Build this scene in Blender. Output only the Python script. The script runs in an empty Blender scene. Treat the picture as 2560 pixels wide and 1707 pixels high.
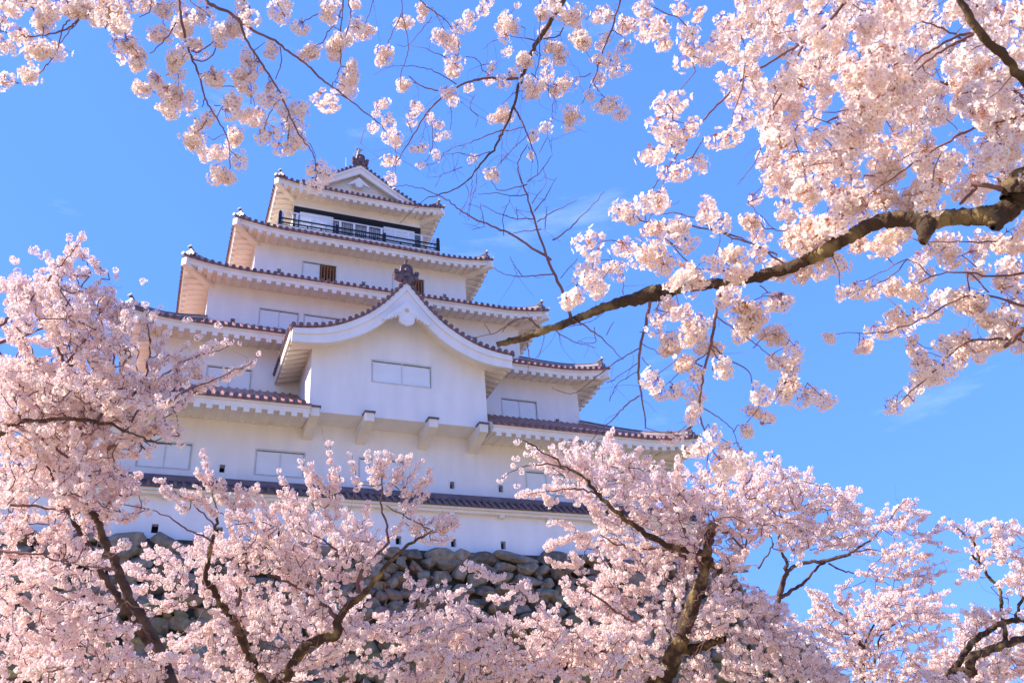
import bpy, math, random
import numpy as np
from mathutils import Vector, Matrix

# ------------------------------------------------------------------ camera, sky, sun, exposure
G = 10.6415                      # height of the rampart top above the ground at the camera
scene = bpy.context.scene
col = scene.collection
F, CX, CY = 2177.78, 1280.0, 853.5
YAW, PITCH, ROLL = 0.4163, 0.5193, -0.0802
EYE = np.array([-8.0114, -29.8602, 1.6])
cy_, sy_, cp_, sp_, cr_, sr_ = math.cos(YAW), math.sin(YAW), math.cos(PITCH), math.sin(PITCH), math.cos(ROLL), math.sin(ROLL)
FWD = np.array([sy_*cp_, cy_*cp_, sp_])
RG0 = np.array([cy_, -sy_, 0.0]); UP0 = np.cross(RG0, FWD)
RGT = cr_*RG0 + sr_*UP0
UPV = -sr_*RG0 + cr_*UP0
cam_d = bpy.data.cameras.new("camera"); cam = bpy.data.objects.new("camera", cam_d); col.objects.link(cam)
scene.camera = cam
cam_d.sensor_width = 36.0
cam_d.lens = F/2560*36
cam_d.clip_start = 0.05; cam_d.clip_end = 3000
cam_d.dof.use_dof = True; cam_d.dof.focus_distance = 15.0; cam_d.dof.aperture_fstop = 5.6
cam.matrix_world = Matrix(((RGT[0], UPV[0], -FWD[0], EYE[0]), (RGT[1], UPV[1], -FWD[1], EYE[1]), (RGT[2], UPV[2], -FWD[2], EYE[2]), (0, 0, 0, 1)))

def at(u, v, dist):              # pixel of the 2560 px photograph + distance along the view axis -> point
    return EYE + dist*(FWD + RGT*((u-CX)/F) - UPV*((v-CY)/F))

SUN_EL = math.radians(36); SUN_AZ = math.radians(180-10)    # azimuth in the x-y plane (left of the facade, slightly behind it)
sdir = Vector((math.cos(SUN_EL)*math.cos(SUN_AZ), math.cos(SUN_EL)*math.sin(SUN_AZ), math.sin(SUN_EL)))
sd = bpy.data.lights.new("sun", 'SUN'); so = bpy.data.objects.new("sun", sd); col.objects.link(so)
sd.energy = 4.6; sd.angle = math.radians(0.55); sd.color = (1.0, 0.93, 0.82)
so.rotation_euler = sdir.to_track_quat('Z', 'Y').to_euler()

world = bpy.data.worlds.new("World"); scene.world = world; world.use_nodes = True
wn = world.node_tree.nodes; wl = world.node_tree.links; wn.clear()
out = wn.new('ShaderNodeOutputWorld'); bg = wn.new('ShaderNodeBackground'); sky = wn.new('ShaderNodeTexSky')
sky.sky_type = 'NISHITA'; sky.sun_disc = False; sky.sun_elevation = SUN_EL
sky.sun_rotation = math.atan2(sdir.x, sdir.y)
sky.air_density = 1.0; sky.dust_density = 0.4; sky.ozone_density = 2.5
hs = wn.new('ShaderNodeHueSaturation'); hs.inputs['Saturation'].default_value = 1.2
bg.inputs[1].default_value = 0.13
tc = wn.new('ShaderNodeTexCoord'); mp = wn.new('ShaderNodeMapping'); nz = wn.new('ShaderNodeTexNoise'); rp = wn.new('ShaderNodeValToRGB')
mp.inputs['Scale'].default_value = (2.0, 2.0, 9.0); mp.inputs['Rotation'].default_value = (0.25, 0.15, 0)
nz.inputs['Scale'].default_value = 1.6; nz.inputs['Detail'].default_value = 7; nz.inputs['Roughness'].default_value = 0.62
rp.color_ramp.elements[0].position = 0.60; rp.color_ramp.elements[1].position = 1.0
rp.color_ramp.elements[0].color = (0, 0, 0, 1); rp.color_ramp.elements[1].color = (0.3, 0.3, 0.3, 1)
mx = wn.new('ShaderNodeMix'); mx.data_type = 'RGBA'
wl.new(tc.outputs['Generated'], mp.inputs[0]); wl.new(mp.outputs[0], nz.inputs['Vector']); wl.new(nz.outputs['Fac'], rp.inputs[0])
ti = wn.new('ShaderNodeMix'); ti.data_type = 'RGBA'; ti.blend_type = 'MULTIPLY'; ti.inputs['Factor'].default_value = 1; ti.inputs['B'].default_value = (0.69, 1.34, 3.1, 1)
ga = wn.new('ShaderNodeGamma'); ga.inputs['Gamma'].default_value = 0.30
t0 = wn.new('ShaderNodeMix'); t0.data_type = 'RGBA'; t0.blend_type = 'MULTIPLY'; t0.inputs['Factor'].default_value = 1; t0.inputs['B'].default_value = (1.20, 1.15, 1.5, 1)
wl.new(sky.outputs[0], hs.inputs['Color']); wl.new(hs.outputs[0], t0.inputs['A']); wl.new(t0.outputs['Result'], ga.inputs['Color']); wl.new(ga.outputs[0], ti.inputs['A']); wl.new(ti.outputs['Result'], mx.inputs['A']); mx.inputs['B'].default_value = (7.5, 7.8, 8.2, 1)
wl.new(rp.outputs[0], mx.inputs['Factor']); wl.new(mx.outputs['Result'], bg.inputs[0]); wl.new(bg.outputs[0], out.inputs[0])

scene.view_settings.view_transform = 'Standard'; scene.view_settings.look = 'None'
scene.view_settings.exposure = 1.12; scene.view_settings.gamma = 1.0
cyc = scene.cycles
cyc.max_bounces = 7; cyc.diffuse_bounces = 4; cyc.transmission_bounces = 4; cyc.glossy_bounces = 2; cyc.transparent_max_bounces = 4
cyc.caustics_reflective = False; cyc.caustics_refractive = False
cyc.use_denoising = True; cyc.denoiser = 'OPENIMAGEDENOISE'; cyc.denoising_input_passes = 'RGB_ALBEDO_NORMAL'

rng = np.random.default_rng(7); random.seed(7)

# ------------------------------------------------------------------ helpers
def tag(o, label=None, cat=None, group=None, kind=None):
    if label: o['label'] = label
    if cat: o['category'] = cat
    if group: o['group'] = group
    if kind: o['kind'] = kind
    return o

def empty(name, loc):
    o = bpy.data.objects.new(name, None); col.objects.link(o); o.location = loc; o.empty_display_size = 0.5
    return o

def link_mesh(name, me, mats, parent=None):
    for m in (mats if isinstance(mats, (list, tuple)) else [mats]): me.materials.append(m)
    o = bpy.data.objects.new(name, me); col.objects.link(o)
    if parent is not None: o.parent = parent
    return o

class MB:
    """collects simple shapes, then builds ONE mesh object"""
    def __init__(s): s.v = []; s.f = []; s.m = []; s.sm = []
    def add(s, vs, fs, mat=0, smooth=False):
        n = len(s.v); s.v += [tuple(map(float, p)) for p in vs]
        s.f += [tuple(i+n for i in f) for f in fs]; s.m += [mat]*len(fs); s.sm += [smooth]*len(fs)
    def box(s, x0, x1, y0, y1, z0, z1, mat=0):
        s.hexa([(x0, y0, z0), (x1, y0, z0), (x1, y1, z0), (x0, y1, z0), (x0, y0, z1), (x1, y0, z1), (x1, y1, z1), (x0, y1, z1)], mat)
    def hexa(s, p, mat=0):       # 4 bottom + 4 top corners
        s.add(p, [(0, 3, 2, 1), (4, 5, 6, 7), (0, 1, 5, 4), (1, 2, 6, 5), (2, 3, 7, 6), (3, 0, 4, 7)], mat)
    def prism(s, poly, y0, y1, mat=0):   # polygon in x-z extruded along y
        n = len(poly)
        s.add([(x, y0, z) for x, z in poly]+[(x, y1, z) for x, z in poly],
              [tuple(range(n)), tuple(range(2*n-1, n-1, -1))]+[(i, i+n, (i+1) % n+n, (i+1) % n) for i in range(n)], mat)
    def tube(s, pts, rads, seg=8, mat=0, smooth=True, cap=True):
        pts = [Vector(p) for p in pts]; n = len(pts); vs = []
        if not isinstance(rads, (list, tuple)): rads = [rads]*n
        ref = None
        for i, p in enumerate(pts):
            t = (pts[min(i+1, n-1)]-pts[max(i-1, 0)]).normalized()
            if ref is None: ref = t.orthogonal().normalized()
            ref = (ref-t*ref.dot(t)).normalized(); b = t.cross(ref)
            for k in range(seg):
                a = 2*math.pi*k/seg; vs.append(p+(ref*math.cos(a)+b*math.sin(a))*rads[i])
        fs = [(i*seg+k, i*seg+(k+1) % seg, (i+1)*seg+(k+1) % seg, (i+1)*seg+k) for i in range(n-1) for k in range(seg)]
        s.add(vs, fs, mat, smooth)
        if cap:
            s.add(vs[:seg], [tuple(range(seg-1, -1, -1))], mat); s.add(vs[-seg:], [tuple(range(seg))], mat)
    def ball(s, c, r, mat=0, nu=10, nv=6, sc=(1, 1, 1)):
        vs = [(c[0]+r*sc[0]*math.sin(math.pi*j/nv)*math.cos(2*math.pi*i/nu), c[1]+r*sc[1]*math.sin(math.pi*j/nv)*math.sin(2*math.pi*i/nu), c[2]+r*sc[2]*math.cos(math.pi*j/nv)) for j in range(nv+1) for i in range(nu)]
        s.add(vs, [(j*nu+i, j*nu+(i+1) % nu, (j+1)*nu+(i+1) % nu, (j+1)*nu+i) for j in range(nv) for i in range(nu)], mat, True)
    def build(s, name, mats, parent=None):
        me = bpy.data.meshes.new(name); me.from_pydata(s.v, [], s.f)
        me.polygons.foreach_set('material_index', s.m); me.polygons.foreach_set('use_smooth', s.sm); me.update()
        return link_mesh(name, me, mats, parent)

def np_mesh(name, V, Q, mats, parent=None, mi=None, attr=None, smooth=False):
    """V (n,3), Q (m,k) index array -> mesh object, fast"""
    me = bpy.data.meshes.new(name); k = Q.shape[1]
    me.vertices.add(len(V)); me.vertices.foreach_set('co', np.ascontiguousarray(V, np.float32).ravel())
    me.loops.add(Q.size); me.loops.foreach_set('vertex_index', np.ascontiguousarray(Q, np.int32).ravel())
    me.polygons.add(len(Q)); me.polygons.foreach_set('loop_start', np.arange(0, Q.size, k, dtype=np.int32))
    if mi is not None: me.polygons.foreach_set('material_index', np.ascontiguousarray(mi, np.int32))
    me.polygons.foreach_set('use_smooth', np.full(len(Q), smooth, dtype=bool))
    if attr is not None:
        a = me.attributes.new('tint', 'FLOAT', 'POINT'); a.data.foreach_set('value', np.ascontiguousarray(attr, np.float32))
    me.update(calc_edges=True)
    return link_mesh(name, me, mats, parent)

# ------------------------------------------------------------------ materials
def mat(name, color, rough=0.8, var=0.0, scale=3.0, color2=None, bump=0.0, bscale=20.0, spec=0.3, detail=5, lo=0.35, hi=0.65, metallic=0.0, stretch=(1, 1, 1)):
    m = bpy.data.materials.new(name); m.use_nodes = True; n = m.node_tree.nodes; l = m.node_tree.links; b = n['Principled BSDF']
    b.inputs['Roughness'].default_value = rough; b.inputs['Specular IOR Level'].default_value = spec; b.inputs['Metallic'].default_value = metallic
    tcn = n.new('ShaderNodeTexCoord'); mpn = n.new('ShaderNodeMapping'); mpn.inputs['Scale'].default_value = stretch
    l.new(tcn.outputs['Object'], mpn.inputs[0])
    t = n.new('ShaderNodeTexNoise'); t.inputs['Scale'].default_value = scale; t.inputs['Detail'].default_value = detail; l.new(mpn.outputs[0], t.inputs['Vector'])
    r = n.new('ShaderNodeValToRGB'); r.color_ramp.elements[0].position = lo; r.color_ramp.elements[1].position = hi
    c2 = color2 if color2 else tuple(c*(1-var) for c in color)
    r.color_ramp.elements[0].color = (*c2, 1); r.color_ramp.elements[1].color = (*color, 1)
    l.new(t.outputs['Fac'], r.inputs[0]); l.new(r.outputs[0], b.inputs['Base Color'])
    if bump:
        t2 = n.new('ShaderNodeTexNoise'); t2.inputs['Scale'].default_value = bscale; t2.inputs['Detail'].default_value = 6; l.new(mpn.outputs[0], t2.inputs['Vector'])
        bp = n.new('ShaderNodeBump'); bp.inputs['Strength'].default_value = bump; bp.inputs['Distance'].default_value = 0.02
        l.new(t2.outputs['Fac'], bp.inputs['Height']); l.new(bp.outputs[0], b.inputs['Normal'])
    return m

PLASTER = mat('white_plaster', (0.82, 0.79, 0.765), 0.85, 0.075, 2.4, bump=0.25, bscale=14, spec=0.15, detail=8, stretch=(1, 1, 0.22))
PLASTER2 = mat('eave_plaster', (0.84, 0.77, 0.68), 0.85, 0.10, 1.6, bump=0.2, bscale=14, spec=0.15, detail=8)
SHUTTER = mat('shutter_paint', (0.76, 0.78, 0.80), 0.6, 0.05, 2.0, spec=0.25)
FRAME = mat('shutter_frame', (0.62, 0.61, 0.58), 0.6, 0.15, 4.0)
TILE = mat('red_roof_tile', (0.42, 0.18, 0.15), 0.38, 0.0, 3.2, color2=(0.22, 0.10, 0.09), bump=0.3, bscale=9, spec=0.5, detail=6)
RIDGE = mat('ridge_and_shaded_disc_tile', (0.175, 0.105, 0.105), 0.42, 0.0, 3.5, color2=(0.10, 0.066, 0.070), bump=0.2, bscale=12, spec=0.5)  # ridges and coping; on round tile ends the dark tone paints in shade
MORTAR = mat('tile_end_plaster', (0.72, 0.66, 0.63), 0.8, 0.2, 20)
DARK = mat('black_timber', (0.012, 0.011, 0.012), 0.45, 0.3, 6, spec=0.35)
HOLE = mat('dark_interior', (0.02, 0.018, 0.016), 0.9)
BARS = mat('brown_timber', (0.30, 0.13, 0.06), 0.7, 0.35, 6, stretch=(6, 6, 0.6))
METAL = mat('pale_railing_paint', (0.78, 0.80, 0.84), 0.4, 0.08, 5, spec=0.5)
GOLD = mat('weathered_gilt', (0.42, 0.36, 0.24), 0.5, 0.3, 8)
CREST = mat('crest_gilding', (0.66, 0.60, 0.42), 0.5, 0.2, 9)
GROUND = mat('gravel_ground', (0.50, 0.385, 0.25), 0.95, 0.0, 0.5, color2=(0.33, 0.26, 0.155), bump=0.4, bscale=30, detail=8)

def stone_mat():
    m = bpy.data.materials.new('boulder_stone'); m.use_nodes = True; n = m.node_tree.nodes; l = m.node_tree.links; b = n['Principled BSDF']
    b.inputs['Roughness'].default_value = 0.9; b.inputs['Specular IOR Level'].default_value = 0.15
    tcn = n.new('ShaderNodeTexCoord')
    at_ = n.new('ShaderNodeAttribute'); at_.attribute_name = 'tint'
    r0 = n.new('ShaderNodeValToRGB'); e = r0.color_ramp.elements; e[0].position = 0; e[0].color = (0.17, 0.135, 0.105, 1); e[1].position = 1; e[1].color = (0.30, 0.24, 0.16, 1)
    x = e.new(0.35); x.color = (0.31, 0.25, 0.19, 1); x = e.new(0.6); x.color = (0.26, 0.17, 0.13, 1); x = e.new(0.8); x.color = (0.30, 0.25, 0.19, 1)
    l.new(at_.outputs['Fac'], r0.inputs[0])
    t = n.new('ShaderNodeTexNoise'); t.inputs['Scale'].default_value = 5; t.inputs['Detail'].default_value = 8; l.new(tcn.outputs['Object'], t.inputs['Vector'])
    r1 = n.new('ShaderNodeValToRGB'); r1.color_ramp.elements[0].position = 0.3; r1.color_ramp.elements[0].color = (0.55, 0.55, 0.55, 1); r1.color_ramp.elements[1].position = 0.7; r1.color_ramp.elements[1].color = (1.15, 1.15, 1.15, 1)
    l.new(t.outputs['Fac'], r1.inputs[0])
    mu = n.new('ShaderNodeMix'); mu.data_type = 'RGBA'; mu.blend_type = 'MULTIPLY'; mu.inputs['Factor'].default_value = 1
    l.new(r0.outputs[0], mu.inputs['A']); l.new(r1.outputs[0], mu.inputs['B'])
    # moss and lichen, more of it lower down the wall
    t2 = n.new('ShaderNodeTexNoise'); t2.inputs['Scale'].default_value = 1.1; t2.inputs['Detail'].default_value = 9; t2.inputs['Roughness'].default_value = 0.7; l.new(tcn.outputs['Object'], t2.inputs['Vector'])
    sx = n.new('ShaderNodeSeparateXYZ'); l.new(tcn.outputs['Object'], sx.inputs[0])
    mr = n.new('ShaderNodeMapRange'); mr.inputs[1].default_value = -0.8; mr.inputs[2].default_value = -2.6; mr.inputs[3].default_value = -0.25; mr.inputs[4].default_value = 0.03; l.new(sx.outputs['Z'], mr.inputs[0])
    ad = n.new('ShaderNodeMath'); ad.operation = 'ADD'; l.new(t2.outputs['Fac'], ad.inputs[0]); l.new(mr.outputs[0], ad.inputs[1])
    r2 = n.new('ShaderNodeValToRGB'); r2.color_ramp.elements[0].position = 0.48; r2.color_ramp.elements[0].color = (0, 0, 0, 1); r2.color_ramp.elements[1].position = 0.62; r2.color_ramp.elements[1].color = (0.85, 0.85, 0.85, 1)
    l.new(ad.outputs[0], r2.inputs[0])
    m2 = n.new('ShaderNodeMix'); m2.data_type = 'RGBA'; l.new(r2.outputs[0], m2.inputs['Factor']); l.new(mu.outputs['Result'], m2.inputs['A']); m2.inputs['B'].default_value = (0.24, 0.17, 0.045, 1)
    l.new(m2.outputs['Result'], b.inputs['Base Color'])
    bp = n.new('ShaderNodeBump'); bp.inputs['Strength'].default_value = 0.9; bp.inputs['Distance'].default_value = 0.06; l.new(t.outputs['Fac'], bp.inputs['Height']); l.new(bp.outputs[0], b.inputs['Normal'])
    return m
STONE = stone_mat()

def petal_mat(name, c_lo, c_hi, trans=0.35):
    m = bpy.data.materials.new(name); m.use_nodes = True; n = m.node_tree.nodes; l = m.node_tree.links
    n.clear(); o = n.new('ShaderNodeOutputMaterial')
    a = n.new('ShaderNodeAttribute'); a.attribute_name = 'tint'
    r = n.new('ShaderNodeValToRGB'); r.color_ramp.elements[0].color = (*c_lo, 1); r.color_ramp.elements[1].color = (*c_hi, 1)
    l.new(a.outputs['Fac'], r.inputs[0])
    d = n.new('ShaderNodeBsdfDiffuse'); t = n.new('ShaderNodeBsdfTranslucent'); ms = n.new('ShaderNodeMixShader'); ms.inputs[0].default_value = trans
    l.new(r.outputs[0], d.inputs[0]); l.new(r.outputs[0], t.inputs[0]); l.new(d.outputs[0], ms.inputs[1]); l.new(t.outputs[0], ms.inputs[2]); l.new(ms.outputs[0], o.inputs[0])
    return m
PETAL_NEAR = petal_mat('blossom_petal_pale', (0.94, 0.745, 0.66), (0.97, 0.875, 0.79), 0.45)
PETAL_FAR = petal_mat('blossom_petal_pink', (0.95, 0.70, 0.67), (0.98, 0.89, 0.82), 0.42)
EYE_MAT = petal_mat('blossom_heart', (0.60, 0.17, 0.16), (0.78, 0.36, 0.26), 0.3)
CALYX = petal_mat('calyx_and_leaflet', (0.34, 0.09, 0.06), (0.70, 0.34, 0.04), 0.35)
BARK = mat('cherry_bark', (0.15, 0.095, 0.065), 0.9, 0.0, 6, color2=(0.055, 0.035, 0.028), bump=1.0, bscale=26, spec=0.2, detail=8, stretch=(1, 1, 1))
BARK_MOSS_SUN = mat('lichened_sun_mottled_bark', (0.30, 0.215, 0.095), 0.95, 0.0, 5.5, color2=(0.075, 0.048, 0.032), bump=1.0, bscale=38, spec=0.15, detail=10, lo=0.48, hi=0.66)  # mossy mottling whose pale and dark tones also paint in sunlit and shaded bark
TWIG = mat('red_brown_twig', (0.23, 0.12, 0.105), 0.8, 0.4, 9, spec=0.25)

# ------------------------------------------------------------------ ground
gv = []; NG = 60
g = MB()
xs = [-900, -300, -120]+[-60+i*3 for i in range(41)]+[120, 300, 900]
for i in range(len(xs)):
    for j in range(len(xs)):
        gv.append((xs[i], xs[j], 0.0 if (abs(xs[i]) > 60 or abs(xs[j]) > 60) else 0.06*math.sin(xs[i]*0.7)*math.cos(xs[j]*0.5)))
n_ = len(xs)
g.add(gv, [(i*n_+j, (i+1)*n_+j, (i+1)*n_+j+1, i*n_+j+1) for i in range(n_-1) for j in range(n_-1)], 0, True)
tag(g.build('ground', GROUND), kind='structure')

# ------------------------------------------------------------------ the castle keep
YC = 11.0
keep = empty('castle_keep', (0, 0, G))
tag(keep, 'white plastered five-tier castle keep with red-brown tiled roofs rising above the boulder rampart', 'castle')

def side_pt(side, a, d, z):      # a along the side, d outward from the tower axis
    return ((a, YC-d, z), (d, YC+a, z), (-a, YC+d, z), (-d, YC-a, z))[side]

def wall_holes(mb, x0, x1, z0, z1, y, rects, mats=(0, 1)):
    """front wall plane at y with rectangular recesses (xa, xb, za, zb, depth, back_mat)"""
    X = sorted({x0, x1, *[r[0] for r in rects], *[r[1] for r in rects]}); Zs = sorted({z0, z1, *[r[2] for r in rects], *[r[3] for r in rects]})
    for i in range(len(X)-1):
        for j in range(len(Zs)-1):
            cx, cz = (X[i]+X[i+1])/2, (Zs[j]+Zs[j+1])/2
            if any(r[0] < cx < r[1] and r[2] < cz < r[3] for r in rects): continue
            mb.add([(X[i], y, Zs[j]), (X[i+1], y, Zs[j]), (X[i+1], y, Zs[j+1]), (X[i], y, Zs[j+1])], [(0, 1, 2, 3)], 0)
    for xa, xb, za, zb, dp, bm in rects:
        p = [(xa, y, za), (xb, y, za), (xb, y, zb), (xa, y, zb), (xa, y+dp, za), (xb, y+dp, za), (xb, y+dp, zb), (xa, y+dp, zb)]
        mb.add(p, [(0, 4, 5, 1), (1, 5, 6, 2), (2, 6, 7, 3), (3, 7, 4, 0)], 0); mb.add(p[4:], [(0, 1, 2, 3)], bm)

def mirror(rs): return rs+[(-b, -a)+tuple(r) for a, b, *r in rs]

def make_window(parent, xa, xb, za, zb, y, open_half=False):
    """sliding shutter window standing in its recess: frame, two leaves, or one leaf and dark bars"""
    f = MB(); t = 0.045
    f.box(xa-t, xb+t, y-0.035, y+0.05, zb, zb+t*1.3); f.box(xa-t*0.6, xb+t*0.6, y-0.02, y+0.05, za-t, za)
    f.box(xa-t, xa, y-0.018, y+0.05, za, zb); f.box(xb, xb+t, y-0.018, y+0.05, za, zb)
    xm = (xa+xb)/2; f.box(xm-0.014, xm+0.014, y-0.004, y+0.0075, za, zb)
    w = f.build('window', FRAME, parent)
    s = MB(); s.box(xa+0.012, xm+0.02, y+0.022, y+0.045, za+0.01, zb-0.025)
    s.box(xa+0.012, xa+0.05, y+0.008, y+0.0215, za+0.01, zb-0.025); s.box(xm-0.02, xm+0.02, y+0.008, y+0.0215, za+0.01, zb-0.025); s.box(xa+0.0505, xm-0.0205, y+0.008, y+0.0215, za+0.01, za+0.10)
    s.build('shutter', SHUTTER, w)
    if not open_half:
        s = MB(); s.box(xm+0.024, xb-0.012, y+0.035, y+0.055, za+0.01, zb-0.025)
        s.box(xb-0.05, xb-0.012, y+0.020, y+0.0345, za+0.01, zb-0.025); s.box(xm+0.024, xb-0.0505, y+0.020, y+0.0345, za+0.01, za+0.10)
        s.build('shutter', SHUTTER, w)
    else:
        s = MB(); n = 5; ww = (xb-xm-0.06)
        for k in range(n):
            c = xm+0.03+ww*(k+0.5)/n; s.box(c-0.042, c+0.042, y+0.04, y+0.12, za, zb-0.01)
        s.build('window_bars', BARS, w)
    return w

WH = {1: 11.0, 2: 9.083, 3: 7.235, 4: 5.32, 5: 3.42}
YF = {i: YC-WH[i] for i in WH}; YF[5] = 7.35
WZ = {1: (0.02, 4.98), 2: (6.3, 9.30), 3: (10.5, 13.28), 4: (14.5, 17.22), 5: (18.5, 21.75)}
windows = {1: mirror([(-8.92, -7.25, 2.76, 3.65), (-5.06, -3.39, 2.76, 3.65), (-1.2, -0.0, 2.76, 3.65)])[:5]+[],
           2: mirror([(-6.96, -5.33, 6.93, 7.81)]), 3: mirror([(-5.03, -3.39, 10.98, 11.89), (-3.11, -1.5, 10.98, 11.89)]),
           4: [(-3.04, -1.44, 15.15, 16.08), (1.44, 3.04, 15.15, 16.08)], 5: []}
windows[1] = [(-8.92, -7.25, 2.76, 3.65), (-5.06, -3.39, 2.76, 3.65), (-1.35, 0.3, 2.76, 3.65), (5.35, 7.03, 2.76, 3.65), (7.32, 8.95, 2.76, 3.65)]
holes = {1: [-6.17, 2.22, 4.21, 9.6], 2: [-8.0, 7.93], 3: [-6.12, 6.12], 4: [-4.15, -0.05, 4.15], 5: []}
HZ = {1: (2.72, 3.0), 2: (6.85, 7.10), 3: (10.95, 11.2), 4: (15.2, 15.44), 5: (0, 0)}
for i in (1, 2, 3, 4):
    w_ = WH[i]; z0, z1 = WZ[i]; y = YF[i]
    m = MB()
    rects = [(a, b, c, d, 0.06, 0) if not (i == 4) else (a, b, c, d, 0.06, 0) for a, b, c, d in windows[i]]
    if i == 4:
        rects = []
        for a, b, c, d in windows[4]:
            xm = (a+b)/2
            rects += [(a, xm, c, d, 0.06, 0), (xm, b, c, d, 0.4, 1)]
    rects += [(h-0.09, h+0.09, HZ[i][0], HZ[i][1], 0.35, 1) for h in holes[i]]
    wall_holes(m, -w_, w_, z0, z1, y, rects)
    for sgn in (-1, 1):
        m.add([(sgn*w_, y, z0), (sgn*w_, 2*YC-y, z0), (sgn*w_, 2*YC-y, z1), (sgn*w_, y, z1)], [(0, 1, 2, 3)], 0)
    m.add([(-w_, 2*YC-y, z0), (w_, 2*YC-y, z0), (w_, 2*YC-y, z1), (-w_, 2*YC-y, z1)], [(0, 1, 2, 3)], 0)
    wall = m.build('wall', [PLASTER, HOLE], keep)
    for a, b, c, d in windows[i]: make_window(keep, a, b, c, d, y, i == 4)
    for h in holes[i]:
        s = MB(); s.box(h-0.125, h-0.09, y-0.015, y+0.03, HZ[i][0]-0.03, HZ[i][1]+0.10); s.box(h+0.09, h+0.125, y-0.015, y+0.03, HZ[i][0]-0.03, HZ[i][1]+0.10)
        s.box(h-0.09, h+0.09, y-0.015, y+0.03, HZ[i][1], HZ[i][1]+0.10)
        s.build('loophole', SHUTTER, keep)

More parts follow.
